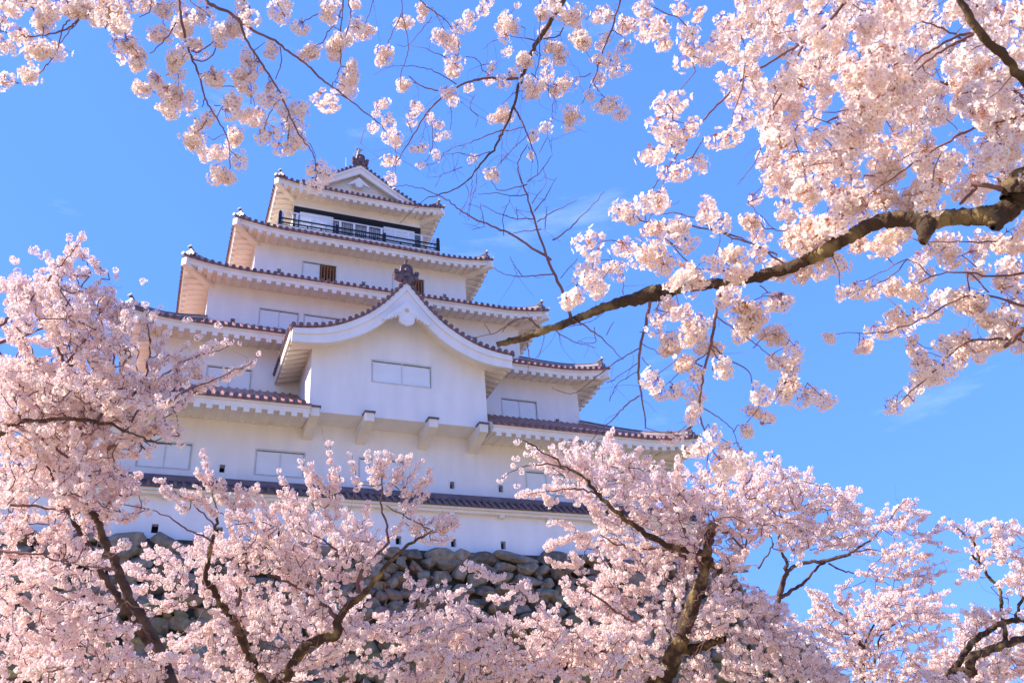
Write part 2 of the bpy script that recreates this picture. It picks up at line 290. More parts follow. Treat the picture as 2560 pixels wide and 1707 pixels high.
# ---- tiled skirt roofs
ROOF = {  # eave half width, fascia bottom z, inner half width, inner z, corner lift
    1: (12.69, 4.37, 9.09, 6.95, 0.30), 2: (10.25, 8.60, 7.24, 11.0, 0.30), 3: (8.40, 12.56, 5.32, 14.95, 0.30),
    4: (6.46, 16.53, 3.30, 18.62, 0.30), 5: (4.56, 21.03, 3.40, 21.98, 0.28)}
def ring(i):
    E, zf, I, zi, R = ROOF[i]; ze = zf+0.50; H = zi-ze
    def z(a, d):
        t = min(max((E-d)/(E-I), 0), 1); q = min(max((abs(a)-(E-2.7))/2.7, 0), 1)
        return ze+H*(0.84*t+0.16*t*t)+R*q*q*(1-t)
    return z
CUT = (-3.47, 3.37)             # the projecting bay interrupts the lowest roof here
def skirt(i, parent):
    E, zf, I, zi, R = ROOF[i]; zz = ring(i); nt = 7
    def spans(side, d):           # stretches of the eave, as a-ranges at outward distance d
        return [(-d, CUT[0]), (CUT[1], d)] if (i == 1 and side == 0) else [(-d, d)]
    def cut(side, a, r=0.0): return i == 1 and side == 0 and CUT[0]-r < a < CUT[1]+r
    wl_ = WH[i]
    ext = 0.0
    deck = MB(); rolls = MB(); fas = MB(); raf = MB()
    for side in range(4):
        # deck (pan tiles)
        na = 48 if len(spans(side, E)) == 1 else 28
        NS = len(spans(side, E))
        lerp = lambda sp, f: sp[0]+(sp[1]-sp[0])*f
        for si in range(NS):
            P = []
            for t in range(nt+1):
                d = E-(E-I)*t/nt
                for k in range(na+1):
                    a = lerp(spans(side, d)[si], k/na); P.append(side_pt(side, a, d, zz(a, d)))
            deck.add(P, [(t*(na+1)+k, t*(na+1)+k+1, (t+1)*(na+1)+k+1, (t+1)*(na+1)+k) for t in range(nt) for k in range(na)], 0, True)
        if NS == 2:          # closed ends where the bay interrupts the roof
            for a, sg in ((CUT[0], 1), (CUT[1], -1)):
                V = []
                for aa in (a, a-sg*0.03):
                    V += [side_pt(side, aa, E+0.0, zz(aa, E)-0.02), side_pt(side, aa, E-0.10, zz(aa, E)-0.36), side_pt(side, aa, WH[1]-0.03, zf+0.29), side_pt(side, aa, I, zi-0.05), side_pt(side, aa, (E+I)/2, zz(aa, (E+I)/2)-0.03)]
                fas.add(V, [(0, 1, 2, 3, 4), (9, 8, 7, 6, 5)], 0)
        # eave edge of the pan tiles
        for si in range(NS):
            P = []
            for k in range(na+1):
                a = lerp(spans(side, E)[si], k/na); z = zz(a, E); P += [side_pt(side, a, E, z), side_pt(side, a, E, z-0.075), side_pt(side, a, E-0.05, z-0.075)]
            deck.add(P, [(3*k+j, 3*k+j+1, 3*k+j+4, 3*k+j+3) for k in range(na) for j in range(2)], 0)
        # rolls
        n = int(2*E/0.29); n -= (n % 2 == 0)
        for k in range(n):
            a = (k-(n-1)/2)*0.29
            if abs(a) > E-0.12 or cut(side, a, 0.02): continue
            dmin = max(I, abs(a)+0.02); L = E+0.02-dmin
            if L < 0.05: continue
            ns = max(2, int(L/0.45)+1); r = 0.075; V = []
            for s in range(ns+1):
                d = E+0.02-L*s/ns; z = zz(a, min(d, E))
                for q in range(6):
                    th = math.pi*q/5; V.append(side_pt(side, a+r*math.cos(th), d, z-0.01+r*math.sin(th)*1.05))
            rolls.add(V, [(s*6+q, s*6+q+1, (s+1)*6+q+1, (s+1)*6+q) for s in range(ns) for q in range(5)], 0, True)
            # round eave end, darker than the rolls: its shade is put into the colour
            if side != 2:
                z = zz(a, E)+0.005; V = []; nr = 12 if side == 0 else 8; rr = 0.088
                for dd in (E+0.06, E-0.02):
                    V += [side_pt(side, a+rr*math.cos(2*math.pi*q/nr), dd, z+rr*math.sin(2*math.pi*q/nr)) for q in range(nr)]
                rolls.add(V, [tuple(range(nr)), tuple(range(2*nr-1, nr-1, -1))]+[(q, (q+1) % nr, nr+(q+1) % nr, nr+q) for q in range(nr)], 1)
                rr2 = 0.05; V = [side_pt(side, a+rr2*math.cos(2*math.pi*q/nr), E+0.068, z+rr2*math.sin(2*math.pi*q/nr)) for q in range(nr)]
                rolls.add(V, [tuple(range(nr))], 1)
        # fascia: upper lath + plaster band
        ef = E-0.07
        for (d1, zt, zb) in ((E-0.05, -0.078, -0.15), (ef-0.03, -0.153, -0.35)):
            di = d1-0.12 if d1 > ef else d1-0.25
            for si in range(NS):
                P = []
                for k in range(na+1):
                    a1 = lerp(spans(side, d1)[si], k/na); z = zz(lerp(spans(side, E)[si], k/na), E); ai = lerp(spans(side, di)[si], k/na)
                    P += [side_pt(side, a1, d1, z+zt), side_pt(side, a1, d1, z+zb), side_pt(side, ai, di, z+zb)]
                fas.add(P, [(3*k+j, 3*k+j+1, 3*k+j+4, 3*k+j+3) for k in range(na) for j in range(2)], 0)
        # soffit plane from fascia to wall
        d1 = ef-0.03; wi = wl_-0.02 if i < 5 else 3.3
        for si in range(NS):
            P = []
            for k in range(na+1):
                z = zz(lerp(spans(side, E)[si], k/na), E)-0.35+0.001
                z2 = zf+0.31
                P += [side_pt(side, lerp(spans(side, d1)[si], k/na), d1, z+0.002), side_pt(side, lerp(spans(side, wi)[si], k/na), wi, z2)]
            fas.add(P, [(2*k, 2*k+1, 2*k+3, 2*k+2) for k in range(na)], 0)
        # rafters (plastered), one mesh for the set
        n = int(2*(E-0.15)/0.405); n += (n % 2 == 0)
        for k in range(n):
            a = (k-(n-1)/2)*0.405
            if abs(a) > E-0.42 or cut(side, a, 0.08): continue
            d0 = max(wi-0.05, abs(a)-0.03); dl = ef-0.033
            if dl-d0 < 0.1: continue
            zs_ = lambda d: (zz(a*E/max(dl, 0.1), E)-0.35)*(1-(dl-d)/(dl-wi))+(zf+0.30)*(dl-d)/(dl-wi)
            dt = max(dl-0.17, d0)          # deep plastered end, then a shallow rafter back to the wall
            for (da, db, ha, hb_, w2) in ((dl, dt, 0.15, 0.15, 0.10), (dt-0.001, d0, 0.028, 0.028, 0.085)):
                if da-db < 0.02: continue
                V = []
                for (d, h) in ((da, ha), (db, hb_)):
                    z = zs_(d); V += [side_pt(side, a-w2, d, z-h), side_pt(side, a+w2, d, z-h), side_pt(side, a+w2+0.03*(h < 0.1), d, z+0.03), side_pt(side, a-w2-0.03*(h < 0.1), d, z+0.03)]
                raf.add(V, [(0, 1, 2, 3), (7, 6, 5, 4), (0, 4, 5, 1), (1, 5, 6, 2), (2, 6, 7, 3), (3, 7, 4, 0)], 0)
    roof = deck.build('roof', TILE, parent)
    rolls.build('cover_tiles', [TILE, RIDGE], roof)
    fas.build('fascia', PLASTER2, roof)
    raf.build('rafters', PLASTER2, roof)
    # hip beams under the corners, hip ridges on top
    for cx, cyy in ((-1, -1), (1, -1), (1, 1), (-1, 1)):
        hb = MB(); wi = wl_ if i < 5 else 3.3
        def dp(d, off, z): # point on the diagonal, off = sideways
            s = off/math.sqrt(2); return (cx*d-cyy*s, YC+cyy*d+cx*s, z)
        d1 = E-0.02; V = []
        for d, z in ((d1, zz(E, E)-0.17), (wi-0.1, zf+0.27)):
            V += [dp(d, -0.13, z-0.36 if d == d1 else z-0.2), dp(d, 0.13, z-0.36 if d == d1 else z-0.2), dp(d, 0.13, z), dp(d, -0.13, z)]
        hb.add(V, [(0, 1, 2, 3), (7, 6, 5, 4), (0, 4, 5, 1), (1, 5, 6, 2), (2, 6, 7, 3), (3, 7, 4, 0)], 0)
        hb.build('hip_beam', PLASTER2, roof)
        hr = MB(); ns = 14; prof = []
        dd = [I-0.02+(E-0.28-I)*k/ns for k in range(ns+1)]
        sec = [(-0.13, -0.05), (-0.13, 0.02), (-0.135, 0.045), (-0.13, 0.07), (-0.135, 0.095), (-0.13, 0.12), (-0.085, 0.13), (-0.075, 0.18), (-0.04, 0.215), (0, 0.23)]
        smat = [0, 1, 0, 1, 0, 0, 0, 0, 0]; sec = sec+[(-a, b) for a, b in reversed(sec[:-1])]; smat = smat+smat[::-1]
        V = []
        for k, d in enumerate(dd):
            up = 0.10*max(0, (k-8)/6)**2
            V += [dp(d, sx_, zz(d, d)+sz_+(up if sz_ > 0 else 0)) for sx_, sz_ in sec]
        m_ = len(sec)
        for mm in (0, 1): hr.add(V, [(k*m_+q, k*m_+q+1, (k+1)*m_+q+1, (k+1)*m_+q) for k in range(ns) for q in range(m_-1) if smat[q] == mm], mm, False)
        hr.add(V[-m_:], [tuple(range(m_))], 0); hr.add(V[:m_], [tuple(range(m_))], 0)
        hr.build('hip_ridge', [RIDGE, MORTAR], roof)
        # end ornament: scrolled plate, a low round tile and a raised round tile
        om = MB(); d0 = E-0.27; zb = zz(E, E)-0.06
        poly = []
        for q in range(19):
            th = math.pi*(-0.12+1.24*q/18); rr = 0.24+0.035*math.cos(5*th); poly.append((rr*math.cos(th), 0.20+rr*math.sin(th)))
        V = [dp(d0, a, zb+b) for a, b in poly]+[dp(d0+0.09, a, zb+b) for a, b in poly]; n = len(poly)
        om.add(V, [tuple(range(n)), tuple(range(2*n-1, n-1, -1))]+[(q, (q+1) % n, n+(q+1) % n, n+q) for q in range(n)], 0)
        for off in (-0.13, 0.13):
            om.tube([dp(d0+0.08, off, zb+0.12), dp(d0+0.15, off, zb+0.12)], 0.055, 10, 0)
        om.tube([dp(d0, 0, zb+0.23), dp(d0+0.16, 0, zb+0.22)], 0.075, 12, 0)
        om.tube([dp(d0-0.45, 0, zb+0.40), dp(d0-0.1, 0, zb+0.44), dp(d0+0.03, 0, zb+0.53), dp(d0+0.09, 0, zb+0.60)], [0.07, 0.07, 0.068, 0.068], 12, 0)
        om.tube([dp(d0+0.05, 0, zb+0.03), dp(d0+0.32, 0, zb+0.06)], 0.078, 12, 0)
        om.tube([dp(d0+0.087, 0, zb+0.598), dp(d0+0.115, 0, zb+0.628)], 0.095, 14, 1)
        om.tube([dp(d0+0.318, 0, zb+0.06), dp(d0+0.335, 0, zb+0.06)], 0.082, 14, 1)
        om.build('ridge_end_ornament', [RIDGE, MORTAR], roof)
    return roof
roofs = {i: skirt(i, keep) for i in (1, 2, 3, 4, 5)}

# ---- generic gable roof with its ridge along y
def gable_roof(parent, x0, profile, y0, y1, name, verge_discs=True, cover=0.29):
    """profile(|x|) -> z of the tile surface, half width hw = profile.hw"""
    hw = profile.hw; nx = 20
    deck = MB(); rolls = MB()
    for sg in (-1, 1):
        V = []
        for k in range(nx+1):
            x = hw*k/nx; z = profile(x); V += [(x0+sg*x, y0, z), (x0+sg*x, y1, z), (x0+sg*x, y0, z-0.07), (x0+sg*x, y1, z-0.07)]
        deck.add(V, [f for k in range(nx) for f in ((4*k, 4*k+1, 4*k+5, 4*k+4), (4*k+2, 4*k+6, 4*k+7, 4*k+3), (4*k, 4*k+4, 4*k+6, 4*k+2))]+[(4*nx, 4*nx+1, 4*nx+3, 4*nx+2)], 0, False)
        n = int((y1-y0-0.5)/cover)
        for k in range(n+1):
            y = y0+0.42+k*cover
            V = []
            for s in range(nx+1):
                x = min(hw+0.02, (hw+0.02)*s/nx); z = profile(min(x, hw))
                V += [(x0+sg*x, y+0.075*math.cos(math.pi*q/5), z-0.01+0.079*math.sin(math.pi*q/5)) for q in range(6)]
            rolls.add(V, [(s*6+q, s*6+q+1, (s+1)*6+q+1, (s+1)*6+q) for s in range(nx) for q in range(5)], 0, True)
            zc = profile(hw); nr = 9
            V = [(x0+sg*(hw+e), y+0.088*math.cos(2*math.pi*q/nr), zc+0.088*math.sin(2*math.pi*q/nr)) for e in (0.05, -0.02) for q in range(nr)]
            rolls.add(V, [tuple(range(nr)), tuple(range(2*nr-1, nr-1, -1))]+[(q, (q+1) % nr, nr+(q+1) % nr, nr+q) for q in range(nr)], 1)  # eave discs in the darker tile colour, painting in their shade
        # verge: a roll running down the slope edge and short rolls ending in discs facing the front
        V = []
        for s in range(nx+1):
            x = hw*s/nx; z = profile(x)
            V += [(x0+sg*x, y0+0.24+0.09*math.cos(math.pi*q/5), z+0.02+0.13*math.sin(math.pi*q/5)) for q in range(6)]
        rolls.add(V, [(s*6+q, s*6+q+1, (s+1)*6+q+1, (s+1)*6+q) for s in range(nx) for q in range(5)], 0, True)
        if verge_discs:
            # arc length parametrisation
            xsq = np.linspace(0, hw, 400); zs = np.array([profile(x) for x in xsq]); sl = np.concatenate([[0], np.cumsum(np.hypot(np.diff(xsq), np.diff(zs)))])
            tot = sl[-1]; n = int(tot/0.27)
            for k in range(n):
                s_ = 0.16+k*0.27
                if s_ > tot-0.1: break
                x = float(np.interp(s_, sl, xsq)); z = profile(x); nr = 12; rr = 0.088
                V = [(x0+sg*x+rr*math.cos(2*math.pi*q/nr), y0+e, z+0.015+rr*math.sin(2*math.pi*q/nr)) for e in (-0.05, 0.2) for q in range(nr)]
                rolls.add(V, [tuple(range(nr)), tuple(range(2*nr-1, nr-1, -1))]+[(q, (q+1) % nr, nr+(q+1) % nr, nr+q) for q in range(nr)], 1)  # verge discs likewise darkened by colour to look shaded
    rf = deck.build(name, TILE, parent)
    rolls.build('cover_tiles', [TILE, RIDGE], rf)
    r = MB(); z = profile(0)
    sec = [(-0.17, -0.12), (-0.16, 0.22), (-0.11, 0.24), (-0.09, 0.32), (0, 0.38), (0.09, 0.32), (0.11, 0.24), (0.16, 0.22), (0.17, -0.12)]
    r.prism([(x0+a, z+b) for a, b in sec], y0+0.12, y1-0.12)
    r.build('ridge', RIDGE, rf)
    return rf

def barge(parent, x0, upper, lower, hw, y0, thick, mat_, split=0.42, mids=None):
    """curved double bargeboard between two profiles, outer layer proud of the inner"""
    b = MB(); n = 26
    for sg in (-1, 1):
        for (f0, f1, ya, yb) in ((0.0, split, y0-0.07, y0+thick), (split, 1.0, y0, y0+thick-0.01)):
            V = []
            for k in range(n+1):
                x = hw*k/n; u, w = upper(x), lower(x); za = u+(w-u)*f0; zb = u+(w-u)*f1
                V += [(x0+sg*x, ya, za), (x0+sg*x, ya, zb), (x0+sg*x, yb, zb), (x0+sg*x, yb, za)]
            fs = [(4*k+j, 4*k+(j+1) % 4, 4*k+4+(j+1) % 4, 4*k+4+j) for k in range(n) for j in range(4)]+[(4*n, 4*n+1, 4*n+2, 4*n+3)]
            b.add(V, fs, 0, False)
    return b.build('bargeboard', mat_, parent)

class Prof:
    def __init__(s, xs, zs): s.x, s.z, s.hw = xs, zs, xs[-1]
    def __call__(s, x):
        # smooth monotone cubic through the points
        x = min(max(x, s.x[0]), s.x[-1])
        X, Z = s.x, s.z; n = len(X)
        i = max(0, min(n-2, int(np.searchsorted(X, x))-1))
        m = lambda k: (Z[min(k+1, n-1)]-Z[max(k-1, 0)])/(X[min(k+1, n-1)]-X[max(k-1, 0)])
        h = X[i+1]-X[i]; t = (x-X[i])/h
        return (2*t**3-3*t*t+1)*Z[i]+(t**3-2*t*t+t)*h*m(i)+(-2*t**3+3*t*t)*Z[i+1]+(t**3-t*t)*h*m(i+1)
def off(p, dz, dz1=None):
    dz1 = dz if dz1 is None else dz1
    q = lambda x: p(x)+dz+(dz1-dz)*x/p.hw
    return q

# ---- projecting gabled bay
BX = -0.05
bay = MB()
BP = Prof([0, 0.5, 0.95, 1.64, 2.7, 3.5, 4.4], [10.50, 9.86, 9.32, 8.70, 8.10, 7.87, 7.76])      # tile surface at the verge
bw = 3.43; yb = -1.15; zb_ = 4.83
wall_holes(bay, BX-bw, BX+bw, zb_, 7.60, yb, [(BX-1.13, BX+1.16, 6.32, 7.19, 0.06, 0)])
# upper gable field follows the roof
n = 24; V = []
for k in range(n+1):
    x = -bw+2*bw*k/n; V += [(BX+x, yb, 7.60), (BX+x, yb, max(7.6, BP(abs(x))-0.1))]
bay.add(V, [(2*k, 2*k+2, 2*k+3, 2*k+1) for k in range(n)], 0)
for sg in (-1, 1):
    bay.add([(BX+sg*bw, yb, zb_), (BX+sg*bw, 2.0, zb_), (BX+sg*bw, 2.0, 7.95), (BX+sg*bw, yb, 7.95)], [(0, 1, 2, 3)], 0)
bay.add([(BX-bw, yb, zb_), (BX+bw, yb, zb_), (BX+bw, 0.1, zb_), (BX-bw, 0.1, zb_)], [(0, 1, 2, 3)], 0)
bayo = bay.build('gabled_bay', [PLASTER, HOLE], keep)
make_window(bayo, BX-1.13, BX+1.16, 6.32, 7.19, yb)
for x in (-3.28, -1.30, 1.12, 3.12):
    c = MB(); a, b = BX+x-0.17, BX+x+0.17
    c.hexa([(a, yb-0.36, 4.50), (b, yb-0.36, 4.50), (b, 0.0, 4.20), (a, 0.0, 4.20), (a, yb-0.36, 4.825), (b, yb-0.36, 4.825), (b, 0.0, 4.825), (a, 0.0, 4.825)])
    co = c.build('bracket', PLASTER2, bayo)
    c = MB(); c.box(a-0.04, b+0.04, yb-0.42, yb-0.004, 4.829, 4.885); c.build('bracket_cap', RIDGE, co)
brf = gable_roof(keep, BX, BP, -2.08, 3.7, 'bay_roof')
barge(brf, BX, off(BP, -0.078, -0.10), off(BP, -0.95, -0.62), 4.30, -1.98, 0.14, PLASTER)
# soffit of the bay eaves with rafters
s = MB()
for sg in (-1, 1):
    rf_ = MB()
    xa, xb2 = bw-0.01, 4.28; za, zb2 = 7.62, 7.36
    s.add([(BX+sg*xa, -1.9, za), (BX+sg*xb2, -1.9, zb2), (BX+sg*xb2, 2.0, zb2), (BX+sg*xa, 2.0, za)], [(0, 1, 2, 3)])
    s.box(*sorted((BX+sg*4.28, BX+sg*4.36)), -1.83, 2.0, 7.30, 7.685)
    k = 0
    while -1.75+0.4*k < 1.85:
        y = -1.75+0.4*k; k += 1
        A = [(BX+sg*xa, y, za-0.14), (BX+sg*xb2, y, zb2-0.16), (BX+sg*xb2, y+0.19, zb2-0.16), (BX+sg*xa, y+0.19, za-0.14)]
        B = [(p[0], p[1], p[2]+0.17) for p in A]
        rf_.hexa(A+B)
    rf_.build('rafters', PLASTER2, brf)
    # underside of the overhang in front of the gable field
V = []
for k in range(41):
    x = -4.25+8.5*k/40; z = BP(abs(x))-0.5
    V += [(BX+x, -1.9, z), (BX+x, -1.12, z)]
s.add(V, [(2*k, 2*k+1, 2*k+3, 2*k+2) for k in range(40)])
s.build('soffit', PLASTER2, brf)

def onigawara(parent, x0, y, z, sc, name='ridge_end_tile'):
    """scroll-shouldered ridge end plate with a round tile below"""
    o = MB()
    half = [(0.0, 0.78), (0.12, 0.77), (0.21, 0.70), (0.245, 0.60), (0.25, 0.46), (0.285, 0.34), (0.33, 0.33), (0.36, 0.40), (0.40, 0.47), (0.46, 0.47), (0.50, 0.41), (0.49, 0.30), (0.42, 0.16), (0.34, 0.06), (0.20, 0.02), (0.0, 0.06)]
    poly = [(x0+a*sc, z+b*sc) for a, b in half]+[(x0-a*sc, z+b*sc) for a, b in reversed(half[1:-1])]
    o.prism(poly, y-0.06, y+0.16)
    rim = [(x0+a*sc*0.93, y-0.07, z+b*sc*0.97) for a, b in half[:9]]; rim = [(2*x0-p[0], p[1], p[2]) for p in reversed(rim[1:])]+rim
    o.tube(rim, 0.035*sc, 6)
    for sg in (-1, 1):
        o.tube([(x0+sg*0.43*sc, y-0.10, z+0.39*sc), (x0+sg*0.43*sc, y+0.14, z+0.39*sc)], 0.085*sc, 12)
        o.tube([(x0+sg*0.40*sc, y-0.11, z+0.16*sc), (x0+sg*0.40*sc, y+0.14, z+0.16*sc)], 0.085*sc, 10)
    o.tube([(x0, y-0.20, z+0.22*sc), (x0, y+0.1, z+0.25*sc)], 0.10*sc, 12)
    o.ball((x0, y-0.08, z+0.48*sc), 0.11*sc)
    return o.build(name, RIDGE, parent)
oo = onigawara(brf, BX-0.03, -2.06, 10.44, 1.0)
o = MB(); o.tube([(BX-0.03, -1.95, 11.15), (BX-0.03, -2.02, 11.36), (BX-0.03, -2.10, 11.47)], [0.07, 0.062, 0.075], 10); o.build('finial', RIDGE, oo)

def gegyo(parent, x0, y, z, sc, crest):
    """carved white gable pendant"""
    o = MB()
    half = [(0.0, 0.52), (0.95, -0.40), (0.83, -0.42), (0.76, -0.34), (0.70, -0.38), (0.64, -0.27), (0.57, -0.33), (0.52, -0.20), (0.44, -0.26), (0.36, -0.14), (0.30, -0.22), (0.31, -0.33), (0.27, -0.43), (0.18, -0.49), (0.09, -0.52), (0.0, -0.57)]
    poly = [(x0+a*sc, z+b*sc) for a, b in half]+[(x0-a*sc, z+b*sc) for a, b in reversed(half[1:-1])]
    o.prism(poly, y-0.05, y+0.06)
    for sg in (-1, 1):   # scroll relief
        P = []
        for k in range(15):
            th = k/14*4.4; r = 0.13-0.022*th
            P.append((x0+sg*(0.27-r*math.cos(th+0.6)*1.0)*sc, y-0.055, z+(-0.15+r*math.sin(th+0.6))*sc))
        o.tube(P, 0.018*sc, 6)
        P = [(x0+sg*(0.40+0.045*k)*sc, y-0.055, z+(-0.12-0.035*k+0.035*math.sin(k*1.6))*sc) for k in range(9)]
        o.tube(P, 0.014*sc, 5)
        P = [(x0+sg*(0.03+0.28*k/5)*sc, y-0.055, z+(-0.40+0.10*(k/5)**2)*sc) for k in range(6)]; o.tube(P, 0.012*sc, 5)
    g_ = o.build('gable_pendant', PLASTER, parent)
    if crest:
        c = MB(); c.tube([(x0, y-0.05, z+0.10*sc), (x0, y-0.062, z+0.10*sc)], 0.125*sc, 20, 0, False)
        for k in range(6):
            th = math.pi/3*k+math.pi/6; c.ball((x0+0.065*sc*math.cos(th), y-0.066, z+(0.10+0.065*math.sin(th))*sc), 0.036*sc, 1, 8, 5, (1, 0.4, 1))
        c.ball((x0, y-0.068, z+0.10*sc), 0.026*sc, 1, 8, 5, (1, 0.5, 1))
        c.build('crest', [PLASTER2, CREST], g_)
    return g_
gegyo(brf, BX-0.05, -2.13, 8.90, 1.0, True)

# ---- top storey, balcony, gabled top roof
y5 = YF[5]; w5 = WH[5]
m = MB()
rects = [(-1.30, 1.30, 19.0, 20.44, 0.9, 1)]
wall_holes(m, -w5+0.32, w5-0.32, 18.5, 20.46, y5+0.06, rects)
wall_holes(m, -w5, w5, 20.72, 21.75, y5, [])
for sg in (-1, 1):
    m.add([(sg*w5, y5, 18.5), (sg*w5, 2*YC-y5, 18.5), (sg*w5, 2*YC-y5, 21.75), (sg*w5, y5, 21.75)], [(0, 1, 2, 3)], 0)
m.add([(-w5, 2*YC-y5, 18.5), (w5, 2*YC-y5, 18.5), (w5, 2*YC-y5, 21.75), (-w5, 2*YC-y5, 21.75)], [(0, 1, 2, 3)], 0)
m.build('wall', [PLASTER2, HOLE], keep)
f = MB(); f.box(-w5-0.03, w5+0.03, y5-0.03, y5+0.28, 20.46, 20.718)
for a, b in ((-w5-0.03, -w5+0.26), (w5-0.26, w5+0.03), (-1.36, -1.28), (1.28, 1.36)): f.box(a, b, y5-0.02, y5+0.2, 18.5, 20.459)
f.box(-1.2795, 1.2795, y5, y5+0.16, 20.25, 20.459)
f.build('door_frame', DARK, keep)
for a, b in ((-3.12, -1.37), (1.37, 3.12)):
    s = MB(); s.box(a, b, y5+0.02, y5+0.055, 18.6, 20.44); s.build('sliding_door', SHUTTER, keep)
l_ = MB()
for k in range(24): x = -1.22+2.44*k/23; l_.box(x-0.012, x+0.012, y5+0.16, y5+0.19, 18.7, 20.24)
l_.box(-1.27, 1.27, y5+0.155, y5+0.195, 19.30, 19.34)
l_.build('lattice', METAL, keep)
# balcony floor
fl = MB(); by = 6.62; bh = 4.20
fl.box(-bh-0.08, bh+0.08, by-0.1, y5+0.05, 18.62, 18.74); 
for sg in (-1, 1): fl.box(*sorted((sg*(w5+0.02), sg*(bh+0.08))), y5+0.05, 2*YC-by, 18.62, 18.74)
balc = fl.build('balcony', PLASTER2, keep)
r = MB()
def rail(m_, p, q, rad, seg=6): m_.tube([p, q], rad, seg)
for x in (-bh, -1.29, 1.22, bh):
    e = abs(x) == bh
    r.box(x-0.075, x+0.075, by-0.075, by+0.075, 18.70, 19.55 if e else 19.36)
    if e: r.ball((x, by, 19.60), 0.09, 0, 10, 6)
for z, rr in ((19.24, 0.045), (18.98, 0.04), (18.80, 0.05)):
    rail(r, (-bh, by, z), (bh, by, z), rr)
    for sg in (-1, 1): rail(r, (sg*bh, by, z), (sg*bh, 2*YC-by, z), rr)
for k in range(1, 12):
    x = -bh+2*bh*k/12
    if min(abs(x+1.29), abs(x-1.22)) > 0.2: r.box(x-0.035, x+0.035, by-0.03, by+0.03, 18.74, 19.0)
for sg in (-1, 1):
    for y in (8.5, 11.0, 13.5, 2*YC-by): r.box(sg*bh-0.06, sg*bh+0.06, y-0.06, y+0.06, 18.70, 19.36)
r.build('black_railing', DARK, balc)
r = MB(); my = by+0.14; mh = 4.06
rail(r, (-mh, my, 19.79), (mh, my, 19.79), 0.038)
rail(r, (-mh, my, 18.86), (mh, my, 18.86), 0.02)
for k in range(12):
    x = -mh+2*mh*k/11; r.box(x-0.055, x+0.055, my-0.025, my+0.025, 18.745, 19.77)
for k in range(130):
    x = -mh+2*mh*(k+0.5)/130; r.tube([(x, my, 18.86), (x, my, 19.76)], 0.0055, 4, 0, True, False)
for sg in (-1, 1):
    rail(r, (sg*mh, my, 19.78), (sg*mh, 2*YC-my, 19.78), 0.028)
    for k in range(10): y = my+0.75*(k+1); r.box(sg*mh-0.025, sg*mh+0.025, y-0.03, y+0.03, 18.745, 19.77)
r.build('metal_railing', METAL, balc)

TP = Prof([0, 0.75, 1.5, 2.2, 2.9, 3.6], [24.22, 23.70, 23.18, 22.72, 22.30, 21.95])
trf = gable_roof(keep, -0.03, TP, 7.02, 14.98, 'gable_roof')
barge(trf, -0.03, off(TP, -0.078, -0.06), off(TP, -0.62, -0.42), 3.45, 7.10, 0.12, PLASTER, 0.36)
m = MB(); V = []
for k in range(25):
    x = -3.4+6.8*k/24; V += [(x-0.03, 7.55, 21.7), (x-0.03, 7.55, max(TP(abs(x))-0.1, 21.75))]
m.add(V, [(2*k, 2*k+2, 2*k+3, 2*k+1) for k in range(24)])
for x in (-0.78, -0.02, 0.74): m.box(x-0.02, x+0.02, 7.532, 7.549, 21.9, 22.75)
m.box(-1.6, 1.55, 7.525, 7.549, 22.75, 22.79)
V = []
for k in range(25):
    x = -3.4+6.8*k/24; z = TP(abs(x))-0.25; V += [(x-0.03, 7.15, z), (x-0.03, 7.6, z)]
m.add(V, [(2*k, 2*k+1, 2*k+3, 2*k+2) for k in range(24)])
m.build('gable_wall', PLASTER, trf)
gegyo(trf, -0.06, 7.22, 23.02, 0.66, False)
ot = onigawara(trf, -0.06, 7.0, 24.12, 0.92)
# roof-ridge fish, tail up
for y in (7.75, 14.2):
    fm = MB(); X = -0.06; sgn = 1 if y < 11 else -1
    P = []; R_ = []
    for k in range(12):
        t = k/11; P.append((X, y+sgn*(0.25*math.cos(t*2.4)-0.1), 24.50+1.15*t)); R_.append(0.20*(1-t)**0.8+0.04)
    fm.tube(P, R_, 8)
    fm.ball((X, y+sgn*0.16, 24.62), 0.24, 0, 10, 6, (0.8, 1.1, 0.8))
    for a in (-0.9, -0.55, -0.2, 0.2, 0.55, 0.9):   # tail fan spines
        fm.tube([(X, y-sgn*0.2, 25.45), (X+0.20*math.sin(a), y-sgn*0.2, 25.45+0.28), (X+0.42*math.sin(a), y-sgn*0.18, 25.45+0.50*math.cos(a)+0.1)], [0.05, 0.03, 0.008], 5)
    for k, zz_ in enumerate((24.75, 24.95, 25.15, 25.33)):
        for sg in (-1, 1): fm.tube([(X+sg*0.10, y, zz_), (X+sg*(0.26-0.02*k), y, zz_+0.18), (X+sg*(0.30-0.02*k), y, zz_+0.36)], [0.04, 0.02, 0.006], 5)
    fm.build('roof_fish', GOLD, trf)
lr = MB(); lr.tube([(-0.78, 7.35, 23.7), (-0.80, 7.35, 24.75)], 0.012, 5); lr.build('lightning_rod', METAL, trf)

